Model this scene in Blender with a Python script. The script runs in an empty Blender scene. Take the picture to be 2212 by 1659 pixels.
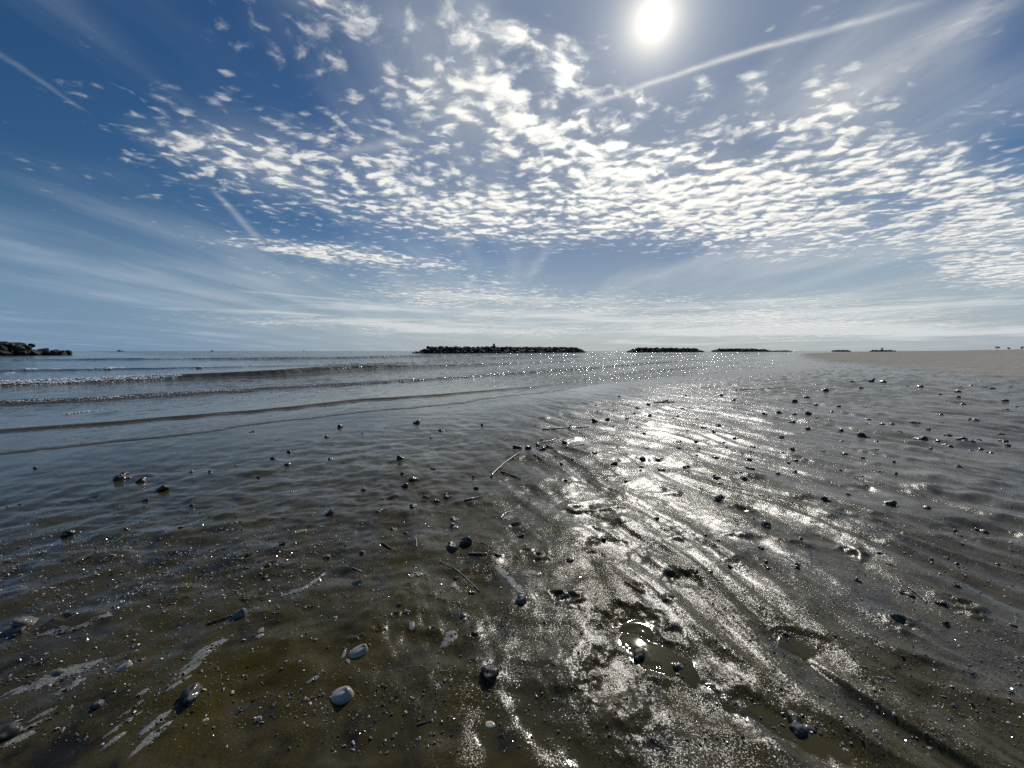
import bpy, math, random
import numpy as np
from mathutils import Vector, Matrix

random.seed(7)
RNG = np.random.default_rng(11)
R = math.radians
scene = bpy.context.scene
COL = scene.collection

# ------------------------------------------------------------------ camera
CAM_H = 1.25
FPX = 385.0
PITCH = R(4.9)
cam_d = bpy.data.cameras.new('camera')
cam = bpy.data.objects.new('camera', cam_d)
COL.objects.link(cam)
cam_d.sensor_width = 36.0
cam_d.lens = FPX / 1024 * 36.0
cam_d.clip_start = 0.05
cam_d.clip_end = 40000
cam.location = (0, 0, CAM_H)
cam.rotation_euler = (math.pi / 2 - PITCH, 0, 0)
scene.camera = cam

SUN_EL, SUN_AZ = R(36.9), R(18.9)     # azimuth clockwise from +Y
SUN_DIR = Vector((math.sin(SUN_AZ) * math.cos(SUN_EL), math.cos(SUN_AZ) * math.cos(SUN_EL), math.sin(SUN_EL)))

S = 1024 / 2212.0


def ray(X, Y):
    """direction through a point measured on a 2212 px wide view"""
    lat = X * S - 512
    y = 384 - Y * S
    return (lat, FPX * math.cos(PITCH) + y * math.sin(PITCH), y * math.cos(PITCH) - FPX * math.sin(PITCH))


def gp(X, Y):
    l, f, u = ray(X, Y)
    k = CAM_H / -u
    return l * k, f * k


def px_size(X, Y):
    """metres covered by one unit of the 2212 px view on the ground there"""
    l, f, u = ray(X, Y)
    k = CAM_H / -u
    return S * k * 1.0


# ------------------------------------------------------------------ numpy noise
_P = RNG.permutation(512)
_P = np.concatenate([_P, _P, _P])
_G = np.stack([np.cos(np.linspace(0, 2 * np.pi, 64, endpoint=False)), np.sin(np.linspace(0, 2 * np.pi, 64, endpoint=False))], 1)


def perlin(x, y, seed=0):
    xi = np.floor(x); yi = np.floor(y)
    xf = x - xi; yf = y - yi
    xi = (xi.astype(np.int64) + seed * 37) % 512
    yi = (yi.astype(np.int64) + seed * 91) % 512
    xi1 = (xi + 1) % 512; yi1 = (yi + 1) % 512
    u = xf * xf * xf * (xf * (xf * 6 - 15) + 10)
    v = yf * yf * yf * (yf * (yf * 6 - 15) + 10)

    def g(a, b, dx, dy):
        h = _P[_P[a] + b] % 64
        return _G[h, 0] * dx + _G[h, 1] * dy
    n00 = g(xi, yi, xf, yf); n10 = g(xi1, yi, xf - 1, yf)
    n01 = g(xi, yi1, xf, yf - 1); n11 = g(xi1, yi1, xf - 1, yf - 1)
    return 1.4 * ((n00 * (1 - u) + n10 * u) * (1 - v) + (n01 * (1 - u) + n11 * u) * v)


def fbm(x, y, oct=4, seed=0, gain=0.5):
    t = 0; a = 1; f = 1
    for o in range(oct):
        t = t + a * perlin(x * f, y * f, seed + o * 5)
        a *= gain; f *= 2.03
    return t


def sstep(a, b, x):
    t = np.clip((x - a) / (b - a), 0, 1)
    return t * t * (3 - 2 * t)


# ------------------------------------------------------------------ shore frame
UA = np.array([math.sin(R(42)), math.cos(R(42))])          # along the shore
UB = np.array([-math.cos(R(42)), math.sin(R(42))])         # out to sea


def ab(x, y):
    return x * UA[0] + y * UA[1], x * UB[0] + y * UB[1]


def pol(r, az):
    return r * math.sin(R(az)), r * math.cos(R(az))


def c1(x, y):      # a point of the enlarged left view -> 2212 px units
    return x * 0.4069 * 0.8848, (780 + y * 0.4069) * 0.8848


def c2(x, y):
    return (900 + x * 0.4069) * 0.8848, (780 + y * 0.4069) * 0.8848


def line(pts1, pts2, far):
    P = [gp(*c1(*p)) for p in pts1] + [gp(*c2(*p)) for p in pts2] + [pol(*f) for f in far]
    A = np.array([ab(*p) for p in P])
    A = A[np.argsort(A[:, 0])]
    # extend backwards behind the camera and densify with smoothing
    d = (A[1] - A[0]) / np.linalg.norm(A[1] - A[0])
    A = np.vstack([A[0] - np.array([60, 60 * 0.12]), A[0] - np.array([8, 8 * 0.10]), A])
    a = np.concatenate([np.arange(A[0, 0], 60, 0.1), np.arange(60, 6000, 2.0)])
    b = np.interp(a, A[:, 0], A[:, 1])
    n = a < 60
    k = np.exp(-np.linspace(-2, 2, 15) ** 2); k /= k.sum()
    bb = np.convolve(np.pad(b[n], 7, mode='edge'), k, 'valid')
    b[n] = bb
    return a, b


L0 = line([(0, 812), (400, 770), (800, 730), (1200, 690), (1500, 635), (1800, 605), (2150, 562)],
          [(300, 530), (560, 508), (700, 478), (900, 455), (1100, 440), (1400, 385)], [(38, 35.6), (60, 34.8), (130, 34.8), (250, 36.3), (450, 40), (1000, 43.5), (4000, 46)])
L1 = line([(0, 680), (500, 645), (1000, 602), (1500, 563), (1800, 532), (2150, 490)],
          [(100, 482), (400, 462), (700, 435), (1000, 410), (1200, 378), (1500, 330)], [(60, 33.6), (130, 33.9), (250, 35.6), (450, 39.4), (1000, 43.2), (4000, 46)])
L2 = line([(0, 518), (500, 497), (1000, 465), (1500, 433), (2000, 400)],
          [(0, 388), (400, 362), (800, 332), (1200, 306), (1600, 272), (1850, 254)], [(90, 32.8), (250, 34.8), (450, 38.8), (1000, 42.8), (4000, 45)])
L3 = line([(0, 408), (500, 390), (1000, 368), (1300, 358), (1700, 342), (2150, 308)],
          [(100, 300), (700, 275), (1000, 264), (1400, 246)], [(110, 31), (300, 34.6), (1000, 42.0), (4000, 45)])
L4 = line([(0, 322), (700, 308), (1400, 294), (2100, 276)],
          [(100, 270), (600, 258), (1100, 240)], [(150, 30), (400, 35), (4000, 44.5)])
L5 = line([(0, 252), (800, 247), (1500, 242), (2150, 234)],
          [(200, 226), (700, 221)], [(200, 22), (500, 35), (4000, 44)])


def seaward(L, a, b):
    return b - np.interp(a, L[0], L[1])


# ------------------------------------------------------------------ sand relief
RD = np.array([math.sin(R(158)), math.cos(R(158))])        # the way the rills run
RC = np.array([RD[1], -RD[0]])

MOUNDS = []   # x, y, rx, ry, angle, height, kind


def mound(X, Y, wpx, hpx, ang, height, kind='mound'):
    x, y = gp(X, Y)
    s = px_size(X, Y)
    l, f, u = ray(X, Y)
    dep = -u / math.hypot(l, f)
    ry = hpx * s / max(0.35, math.sin(math.atan(dep))) * 0.8
    MOUNDS.append((x, y, wpx * s, ry, ang, height, kind))


mound(1560, 1218, 52, 30, 20, 0.022)
mound(1345, 1092, 30, 15, 0, 0.016)
mound(1412, 1104, 32, 12, 10, 0.013)
mound(2010, 1056, 40, 12, 0, 0.02)
mound(1990, 970, 40, 10, 0, 0.02)
mound(2090, 975, 45, 9, 0, 0.02)
mound(2150, 1072, 45, 10, 0, 0.02)
mound(585, 1246, 42, 20, 0, 0.012, 'hole')
mound(1720, 1418, 62, 34, -30, -0.020)
mound(1690, 1405, 30, 20, -30, 0.014)
mound(1478, 1284, 40, 16, -10, -0.016)
mound(1835, 1219, 26, 14, 0, 0.018, 'crater')
mound(2062, 1338, 36, 20, -20, 0.02, 'crater')
mound(1960, 1392, 34, 20, -20, 0.018, 'crater')
mound(1655, 1160, 46, 14, -10, -0.012)
mound(1340, 1124, 26, 12, 0, 0.014, 'hole')
mound(1230, 1330, 26, 18, 0, 0.010, 'crater')
mound(1202, 1322, 20, 12, 0, 0.010, 'crater')
mound(1375, 1303, 20, 12, 0, 0.010, 'crater')
mound(1290, 1220, 20, 8, 0, 0.010, 'crater')
mound(1450, 1335, 16, 8, 0, 0.008, 'crater')
mound(560, 1025, 60, 10, 0, 0.015)
mound(350, 1165, 80, 14, 0, 0.015)
mound(255, 1220, 40, 14, 0, 0.014, 'hole')
mound(150, 1370, 80, 22, 15, 0.02)
mound(1000, 1490, 90, 40, 10, 0.012)
mound(880, 1340, 90, 45, 0, 0.010)
mound(1215, 1500, 60, 60, -60, 0.014)
mound(1340, 1600, 60, 60, -60, 0.016)
mound(1590, 1540, 70, 36, -30, 0.014)
mound(2010, 1560, 60, 26, -30, -0.012)
for i in range(130):
    X = random.uniform(1150, 2212); Y = 870 + 330 * random.random() ** 1.5
    w = random.uniform(14, 36) * (0.5 + (Y - 800) / 300)
    mound(X, Y, w, w * 0.28, random.uniform(-25, 5), random.uniform(0.008, 0.022) * random.choice((1, 1, -0.7)), random.choice(('mound', 'mound', 'crater')))
for i in range(40):
    X = random.uniform(100, 1200); Y = 1000 + 500 * random.random()
    w = random.uniform(14, 34)
    mound(X, Y, w, w * 0.4, random.uniform(0, 20), random.uniform(0.005, 0.010), random.choice(('mound', 'hole', 'crater')))


POOLS = []    # still water lying on the sand


def pool(X, Y, wpx, hpx, ang=0.0, lev=0.0):
    x, y = gp(X, Y); s_ = px_size(X, Y)
    l, f, u = ray(X, Y)
    POOLS.append((x, y, wpx * s_, hpx * s_ / math.sin(math.atan2(-u, math.hypot(l, f))), ang, lev))


pool(1378, 1392, 64, 32, -25, 0.007)
pool(1430, 1462, 130, 40, -25, 0.006)
pool(1330, 1500, 60, 50, -50)
pool(1660, 1600, 150, 36, -35, 0.005)
pool(1500, 1560, 90, 24, -30)
pool(1475, 1284, 34, 14, -10)
pool(1705, 926, 32, 13, -30, 0.006)
pool(1790, 935, 40, 7, 0)
pool(1420, 1020, 60, 12, -15)
pool(1330, 1215, 60, 24, -15)
pool(2130, 1180, 60, 12, -10)
pool(1000, 1140, 90, 24, 0)
pool(1120, 1010, 60, 10, 0)
pool(1250, 965, 60, 8, 0)
pool(2040, 1500, 90, 18, -25)
pool(1720, 1430, 45, 22, -30)


def sand_h(x, y, fine=True):
    """relief of the sand, and how much water stands on it (0..1)"""
    x = np.asarray(x, float); y = np.asarray(y, float)
    r = np.hypot(x, y)
    a, b = ab(x, y)
    s = seaward(L0, a, b)                # >0 out at sea
    land = np.maximum(-s, 0)
    h = 0.009 * np.minimum(land, 40) - 0.03 * np.clip(s, 0, 30)
    # back dune
    h = h + sstep(70, 135, land + 14 * perlin(x / 60, y / 60, 3)) * (2.3 + 1.0 * fbm(x / 35, y / 35, 3, 4)) * (0.4 + 0.6 * sstep(150, 420, r))
    fade = 1 - sstep(150, 400, r)
    t = x * RD[0] + y * RD[1]; c = x * RC[0] + y * RC[1]
    # rills run down to the sea: long, narrow, warped, one side steeper
    rightish = sstep(-0.5, 1.1, x + 0.25 * y * 0 + 0.35 * perlin(x / 0.9, y / 0.9, 9))
    seaz = sstep(0.4, 4.5, land)
    wc = c + 0.28 * perlin(t / 1.5, c / 0.8, 21) + 0.05 * perlin(t / 0.5, c / 0.3, 22)
    r1 = perlin(t / 1.6, wc / 0.30, 23)
    r1 = 1 - np.sqrt(r1 * r1 + 0.004) * 1.7
    r2 = perlin(t / 1.0, wc / 0.13, 24)
    r3 = 1 - 2 * np.abs(perlin(t / 0.55, wc / 0.06, 25))
    ph = wc / 0.26 + 0.9 * perlin(t / 2.0, wc / 0.8, 26)
    fr_ = ph - np.floor(ph)
    saw = np.where(fr_ < 0.80, fr_ / 0.80, (1 - fr_) / 0.20)
    saw = saw * saw * (3 - 2 * saw)
    sawk = sstep(-0.10, 0.55, perlin(t / 0.9, wc / 0.45, 27)) * sstep(0.2, 1.2, x + 0.12 * y)
    rill = 0.015 * saw * sawk + 0.026 * r1 + 0.008 * r2 + 0.0014 * r3
    swell = 0.020 * fbm(x / 1.5, y / 1.5, 3, 31) + 0.035 * perlin(x / 6.0, y / 6.0, 33)
    lump = 0.011 * fbm(x / 0.24, y / 0.24, 3, 35) + 0.0035 * np.abs(perlin(x / 0.09, y / 0.09, 38))
    sea_damp = 0.15 + 0.85 * seaz
    far_up = 1 + 1.6 * sstep(4, 25, r)
    lump = lump + 0.014 * (1 - rightish) * fbm(x / 0.42 + 3, y / 0.30, 3, 36)
    relief = (rill * (0.25 + 0.75 * rightish) * far_up + swell * (0.4 + 0.6 * seaz) + lump * (0.8 - 0.35 * rightish)) * sea_damp
    # trampled dry sand up the beach
    dry = sstep(9.5, 27, land * (1 + 2.4 * sstep(12, 70, r)) + 1.5 * perlin(x / 4, y / 4, 45) + 5 * sstep(15, 60, r) * fbm(x / 14, y / 14, 3, 46))
    relief = relief * (1 - 0.4 * dry) + dry * (0.035 * fbm(x / 0.8, y / 0.8, 4, 41) + 0.05 * fbm(x / 3.0, y / 3.0, 2, 43))
    low = relief.copy()
    for (mx, my, rx, ry, ang, hh, kind) in MOUNDS:
        R_ = max(rx, ry) * 3
        m = (np.abs(x - mx) < R_) & (np.abs(y - my) < R_)
        if not m.any():
            continue
        dx = x[m] - mx; dy = y[m] - my
        ca, sa = math.cos(R(ang)), math.sin(R(ang))
        u = (dx * ca + dy * sa) / rx; v = (-dx * sa + dy * ca) / ry
        w = 0.40 * fbm(dx / rx * 1.3 + mx * 9, dy / rx * 1.3 + my * 9, 3, 51)
        q = np.sqrt(u * u + v * v) + w
        if kind == 'mound':
            d = hh * np.exp(-np.maximum(q, 0) ** 2 * 1.4)
        elif kind == 'hole':
            d = hh * np.exp(-q * q * 1.4) - 1.9 * abs(hh) * np.exp(-(q / 0.22) ** 2)
        else:
            d = 0.6 * hh * np.exp(-((q - 0.75) / 0.35) ** 2) * (1 + 0.9 * np.sin(np.arctan2(v, u) + mx * 7)) - 0.5 * hh * np.exp(-(q / 0.4) ** 2)
        relief[m] += d
    wetpool = np.zeros(len(x))
    for (mx, my, rx, ry, ang, plev) in POOLS:
        R_ = max(rx, ry) * 1.8
        m = (np.abs(x - mx) < R_) & (np.abs(y - my) < R_)
        if not m.any():
            continue
        dx = x[m] - mx; dy = y[m] - my
        ca, sa = math.cos(R(ang)), math.sin(R(ang))
        u = (dx * ca + dy * sa) / rx; v = (-dx * sa + dy * ca) / ry
        q = np.sqrt(u * u + v * v) + 0.35 * fbm(dx / rx * 1.6 + mx * 5, dy / rx * 1.6 + my * 5, 3, 55)
        k_ = sstep(1.5, 0.4, q)
        lev = plev + 0.001
        r_ = relief[m] * (1 - 0.80 * k_)                 # ground levelled by the water
        fill = lev - 0.03 * (1 - sstep(1.25, 0.7, q))    # water stands to here
        wet_ = sstep(-0.002, 0.001, fill - r_)
        relief[m] = np.maximum(r_, fill)
        wetpool[m] = np.maximum(wetpool[m], wet_ * sstep(1.25, 0.9, q))
    h = h + relief * fade
    # standing film of water in the low places and near the edge of the sea
    ref = 0.5 * swell * sea_damp
    film = sstep(0.003, -0.006, low - ref) * (1 - dry)
    edge = sstep(3.2, 0.3, land + 0.6 * perlin(x / 1.3, y / 1.3, 61)) * (1 - 0.65 * sstep(10, 17, a))
    left = sstep(0.9, -0.9, x - 0.1 + 0.4 * perlin(x / 0.8, y / 0.8, 62)) * (0.18 + 0.5 * sstep(6.5, 2.5, land))
    film = np.clip(np.maximum.reduce([film * 0.85, edge, left * (1 - dry), wetpool]), 0, 1)
    return h, film, dry, s


def sand_z(x, y):
    return float(sand_h(np.array([x]), np.array([y]))[0][0])


# ------------------------------------------------------------------ mesh from a polar grid
def polar_grid(rs, azs, closed):
    nr, na = len(rs), len(azs)
    rr, aa = np.meshgrid(rs, azs, indexing='ij')
    x = (rr * np.sin(aa)).ravel(); y = (rr * np.cos(aa)).ravel()
    i = np.arange(nr - 1)[:, None]
    j = np.arange(na if closed else na - 1)[None, :]
    j1 = (j + 1) % na
    f = np.stack([i * na + j, i * na + j1, (i + 1) * na + j1, (i + 1) * na + j], -1).reshape(-1, 4)[:, ::-1]
    return x, y, f


def np_mesh(name, co, faces, smooth=True):
    me = bpy.data.meshes.new(name)
    n = len(faces); k = faces.shape[1]
    me.vertices.add(len(co)); me.vertices.foreach_set('co', co.astype(np.float32).ravel())
    me.loops.add(n * k); me.loops.foreach_set('vertex_index', faces.astype(np.int32).ravel())
    me.polygons.add(n); me.polygons.foreach_set('loop_start', np.arange(0, n * k, k, dtype=np.int32))
    me.polygons.foreach_set('use_smooth', np.full(n, smooth, dtype=bool))
    me.update(calc_edges=True)
    return me


def vattr(me, name, vals):
    at = me.attributes.new(name, 'FLOAT', 'POINT')
    at.data.foreach_set('value', np.asarray(vals, np.float32))


def grow(r0, r1, q0, q1, knee=3.0):
    out = [r0]
    while out[-1] < r1:
        r = out[-1]
        t = min(1, max(0, math.log(max(r, knee) / knee) / math.log(40)))
        out.append(r * (1 + q0 + (q1 - q0) * t))
    return np.array(out)


# ------------------------------------------------------------------ node helper
class V:
    """a value or vector socket with arithmetic"""
    def __init__(s, nt, sock):
        s.nt, s.s = nt, sock

    def _m(s, op, *o, vec=False):
        n = s.nt.nodes.new('ShaderNodeVectorMath' if vec else 'ShaderNodeMath')
        n.operation = op
        for i, q in enumerate((s,) + o):
            if isinstance(q, V):
                s.nt.links.new(q.s, n.inputs[i])
            else:
                n.inputs[i].default_value = q
        return V(s.nt, n.outputs[0])
    def __add__(s, o): return s._m('ADD', o)
    def __radd__(s, o): return s._m('ADD', o)
    def __sub__(s, o): return s._m('SUBTRACT', o)
    def __rsub__(s, o): return const(s.nt, o)._m('SUBTRACT', s)
    def __mul__(s, o): return s._m('MULTIPLY', o)
    def __rmul__(s, o): return s._m('MULTIPLY', o)
    def __truediv__(s, o): return s._m('DIVIDE', o)
    def pow(s, o): return s._m('POWER', o)
    def max(s, o): return s._m('MAXIMUM', o)
    def min(s, o): return s._m('MINIMUM', o)
    def exp(s): return s._m('EXPONENT')
    def clamp(s): return s._m('ADD', 0.0).max(0.0).min(1.0)
    def smooth(s, a, b, lo=0.0, hi=1.0):
        n = s.nt.nodes.new('ShaderNodeMapRange'); n.interpolation_type = 'SMOOTHSTEP'
        s.nt.links.new(s.s, n.inputs['Value'])
        for k, q in (('From Min', a), ('From Max', b), ('To Min', lo), ('To Max', hi)):
            if isinstance(q, V): s.nt.links.new(q.s, n.inputs[k])
            else: n.inputs[k].default_value = q
        return V(s.nt, n.outputs['Result'])


def const(nt, v):
    n = nt.nodes.new('ShaderNodeValue'); n.outputs[0].default_value = v
    return V(nt, n.outputs[0])


def comb(nt, x, y, z=0.0):
    n = nt.nodes.new('ShaderNodeCombineXYZ')
    for i, q in enumerate((x, y, z)):
        if isinstance(q, V): nt.links.new(q.s, n.inputs[i])
        else: n.inputs[i].default_value = q
    return V(nt, n.outputs[0])


def sep(nt, v):
    n = nt.nodes.new('ShaderNodeSeparateXYZ'); nt.links.new(v.s, n.inputs[0])
    return [V(nt, o) for o in n.outputs]


def noise(nt, vec, scale, detail=3, rough=0.5, dist=0.0, color=False, dims='3D'):
    n = nt.nodes.new('ShaderNodeTexNoise'); n.noise_dimensions = dims
    nt.links.new(vec.s, n.inputs['Vector'])
    n.inputs['Scale'].default_value = scale; n.inputs['Detail'].default_value = detail
    n.inputs['Roughness'].default_value = rough; n.inputs['Distortion'].default_value = dist
    return V(nt, n.outputs['Color' if color else 'Fac'])


def mixc(nt, f, a, b, mode='MIX'):
    n = nt.nodes.new('ShaderNodeMix'); n.data_type = 'RGBA'; n.blend_type = mode; n.clamp_factor = True
    for k, q in ((0, f), (6, a), (7, b)):
        if isinstance(q, V): nt.links.new(q.s, n.inputs[k])
        elif k == 0: n.inputs[k].default_value = q
        else: n.inputs[k].default_value = (*q, 1)
    return V(nt, n.outputs[2])


def new_mat(name):
    m = bpy.data.materials.new(name); m.use_nodes = True
    nt = m.node_tree
    b = nt.nodes['Principled BSDF']
    return m, nt, b


def setin(nt, b, key, v):
    if isinstance(v, V): nt.links.new(v.s, b.inputs[key])
    elif isinstance(v, tuple) and len(v) == 3: b.inputs[key].default_value = (*v, 1)
    else: b.inputs[key].default_value = v


def coords(nt, kind='Object'):
    n = nt.nodes.new('ShaderNodeTexCoord'); return V(nt, n.outputs[kind])


def geom(nt, out):
    n = nt.nodes.new('ShaderNodeNewGeometry'); return V(nt, n.outputs[out])


def attr(nt, name):
    n = nt.nodes.new('ShaderNodeAttribute'); n.attribute_name = name
    return V(nt, n.outputs['Fac'])


def vscale(nt, v, k):
    n = nt.nodes.new('ShaderNodeVectorMath'); n.operation = 'SCALE'
    nt.links.new(v.s, n.inputs[0])
    if isinstance(k, V): nt.links.new(k.s, n.inputs[3])
    else: n.inputs[3].default_value = k
    return V(nt, n.outputs[0])


def tilt(nt, N, cols_amps):
    """shake a normal by noise colours (0.5 centred)"""
    cur = N
    for c, amp, axes in cols_amps:
        d = c._m('SUBTRACT', (0.5, 0.5, 0.5), vec=True)
        d = d._m('MULTIPLY', axes, vec=True)
        cur = cur._m('ADD', vscale(nt, d, amp), vec=True)
    return cur._m('NORMALIZE', vec=True)


def mapping(nt, v, rot=0.0, scale=(1, 1, 1), loc=(0, 0, 0)):
    n = nt.nodes.new('ShaderNodeMapping')
    nt.links.new(v.s, n.inputs[0])
    n.inputs['Rotation'].default_value = (0, 0, rot)
    n.inputs['Scale'].default_value = scale; n.inputs['Location'].default_value = loc
    return V(nt, n.outputs[0])


# ------------------------------------------------------------------ world
world = bpy.data.worlds.new('World'); scene.world = world
world.use_nodes = True
nt = world.node_tree
for n in list(nt.nodes):
    nt.nodes.remove(n)
out = nt.nodes.new('ShaderNodeOutputWorld')
bg = nt.nodes.new('ShaderNodeBackground')
SKY_STR = 0.1
bg.inputs['Strength'].default_value = SKY_STR
nt.links.new(bg.outputs[0], out.inputs[0])
sky = nt.nodes.new('ShaderNodeTexSky')
sky.sky_type = 'NISHITA'; sky.sun_disc = False
sky.sun_elevation = SUN_EL; sky.sun_rotation = SUN_AZ
sky.altitude = 0; sky.air_density = 1.0; sky.dust_density = 0.6; sky.ozone_density = 1.6
D = coords(nt, 'Generated')
dx, dy, dz = sep(nt, D)
zc = dz.max(0.0)
K = 0.05
pxn = dx / (zc + K); pyn = dy / (zc + K)
P = comb(nt, pxn, pyn)
azn = dx._m('ARCTAN2', dy)
eln = dz._m('ARCSINE')


def ae(X, Y):
    l, f, u = ray(X, Y)
    return math.atan2(l, f), math.atan2(u, math.hypot(l, f))


def pp(X, Y):
    l, f, u = ray(X, Y)
    n = math.sqrt(l * l + f * f + u * u)
    return l / n / (u / n + K), f / n / (u / n + K)


def blob(X, Y, rx, ry, rot=0.0, coord='ae', soft=1.0):
    """gaussian patch of the sky, 1 in the middle"""
    c, s = math.cos(R(rot)), math.sin(R(rot))
    fn = ae
    p0 = fn(X, Y); p1 = fn(X + rx * c, Y - rx * s); p2 = fn(X + ry * s, Y + ry * c)
    M = Matrix(((p1[0] - p0[0], p2[0] - p0[0]), (p1[1] - p0[1], p2[1] - p0[1]))).inverted()
    a = azn - p0[0]; e = eln - p0[1]
    u = a * M[0][0] + e * M[0][1]
    v = a * M[1][0] + e * M[1][1]
    return (u * u + v * v).__mul__(-1.0 * soft).exp()


def total(lst):
    acc = None
    for b, k in lst:
        t = b * k
        acc = t if acc is None else acc + t
    return acc


# -- altocumulus: patches of lumps
cov = total([
    (blob(1560, 410, 580, 125, -3), 0.58),
    (blob(1350, 470, 450, 55, -3), 0.20),
    (blob(1180, 310, 230, 150, -20), 0.30),
    (blob(1010, 200, 240, 90, -15), 0.21),
    (blob(1980, 350, 300, 90, -8), 0.26),
    (blob(2150, 590, 190, 50, 0), 0.40),
    (blob(2160, 480, 180, 90, 0), 0.24),
    (blob(1020, 470, 280, 60, -10), 0.34),
    (blob(640, 390, 360, 110, -15), 0.31),
    (blob(380, 330, 200, 70, -20), 0.20),
    (blob(110, 370, 150, 30, -8), 0.20),
    (blob(680, 150, 320, 170, -30), 0.245),
    (blob(760, 15, 330, 40, -10), 0.22),
    (blob(1090, 60, 80, 40, -10), 0.30),
    (blob(1215, 110, 70, 38, -20), 0.38),
    (blob(1230, 165, 60, 26, 0), 0.34),
    (blob(1790, 195, 100, 60, -20), 0.34),
    (blob(1525, 190, 40, 30, 0), 0.38),
    (blob(1385, 205, 45, 30, 0), 0.34),
    (blob(1630, 180, 40, 36, 0), 0.36),
    (blob(2190, 200, 60, 30, 0), 0.22),
    (blob(1650, 260, 110, 40, 10), 0.22),
    (blob(1150, 650, 640, 40, 0), 0.36),
    (blob(1150, 720, 800, 18, 0), 0.34),
    (blob(1750, 695, 560, 30, 0), 0.30),
    (blob(650, 690, 330, 14, 0), 0.22),
    (blob(900, 565, 260, 24, -3), 0.34),
    (blob(640, 540, 160, 24, -6), 0.28),
    (blob(1220, 580, 280, 22, -2), -0.30),
    (blob(1640, 600, 330, 24, 2), -0.34),
    (blob(1630, 305, 80, 26, 0), -0.26),
    (blob(1430, 275, 60, 30, 20), -0.14),
    (blob(1100, 385, 60, 24, 0), -0.14),
    (blob(1900, 440, 200, 20, 0), -0.10),
    (blob(150, 180, 330, 200, 0), -0.20),
    (blob(120, 560, 420, 110, -10), -0.25),
])
warp = noise(nt, P, 2.2, 3, 0.5, color=True, dims='2D')
wv = vscale(nt, warp._m('SUBTRACT', (0.5, 0.5, 0.5), vec=True), 0.15)
Pw = P._m('ADD', wv, vec=True)
warp2 = noise(nt, P, 11.0, 2, 0.5, color=True, dims='2D')
Pw = Pw._m('ADD', vscale(nt, warp2._m('SUBTRACT', (0.5, 0.5, 0.5), vec=True), 0.035), vec=True)


def lumps(vec):
    m = mapping(nt, vec, rot=R(12), scale=(1.0, 1.2, 1))
    a = noise(nt, m, 5.8, 9, 0.60, 0.15, dims='2D')
    v = nt.nodes.new('ShaderNodeTexVoronoi'); v.feature = 'SMOOTH_F1'; v.voronoi_dimensions = '2D'
    nt.links.new(m.s, v.inputs['Vector']); v.inputs['Scale'].default_value = 10.0
    v.inputs['Smoothness'].default_value = 0.5; v.inputs['Detail'].default_value = 1.0
    vd = V(nt, v.outputs['Distance'])
    return a + (0.40 - vd) * lumpy


lumpy = eln.smooth(0.05, 0.35, 0.12, 0.38)
lp = lumps(Pw)
# the same field a little nearer to the sun: which side of a lump is lit
SP = (SUN_DIR.x / (SUN_DIR.z + K), SUN_DIR.y / (SUN_DIR.z + K), 0)
to = vscale(nt, P, -1.0)._m('ADD', SP, vec=True)._m('NORMALIZE', vec=True)
lq = lumps(Pw._m('ADD', vscale(nt, to, 0.042), vec=True))
fray = noise(nt, mapping(nt, Pw, rot=R(25), scale=(1, 1.3, 1)), 15.0, 7, 0.66, dims='2D')
clus = noise(nt, P, 0.6, 2, 0.5, dims='2D')
clu2 = noise(nt, P, 1.9, 2, 0.5, dims='2D')
cov = cov + (clu2 - 0.5) * 0.34
cov = cov + (clus - 0.5) * eln.smooth(0.04, 0.25, 0.50, 0.12)
dens = (lp - 0.5) * 1.25 + (fray - 0.5) * 0.68 + cov - 0.235
ac_a = dens.smooth(-0.11, 0.33) * cov.smooth(0.18, 0.48, 0.42, 1.0)
veil = cov.smooth(0.15, 0.60) * 0.42
thick = dens.smooth(0.08, 0.55)
lit = ((lp - lq) * 2.6 + 0.56 + (dens.smooth(0.0, 0.3) - 0.5) * 0.35).clamp()

# -- cirrus: long fibres, all combed one way high up
CR = R(10)
cm = mapping(nt, P, rot=CR, scale=(1.0, 0.26, 1))
cw = noise(nt, cm, 1.2, 2, 0.5, color=True, dims='2D')
cm2 = cm._m('ADD', vscale(nt, cw._m('SUBTRACT', (0.5, 0.5, 0.5), vec=True), 0.55), vec=True)
ci = noise(nt, cm2, 1.25, 8, 0.55, 0.0, dims='2D')
cib = noise(nt, P, 0.55, 3, 0.5, dims='2D')
ccov = total([
    (blob(420, 560, 460, 90, -14), 0.14),
    (blob(1500, 580, 620, 70, 4), 0.22),
    (blob(1900, 170, 320, 170, 25), 0.30),
    (blob(2080, 120, 110, 60, 50), 0.16),
    (blob(1450, 60, 330, 120, 0), -0.08),
    (blob(1300, 690, 1100, 60, 0), 0.24),
    (blob(100, 210, 400, 160, 0), -0.22),
])
cirr = ((ci - 0.5) * 1.35 + (cib - 0.5) * 0.5 + ccov - 0.02).smooth(-0.12, 0.78) * 0.72

# -- condensation trails: lines in the cloud plane


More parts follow.
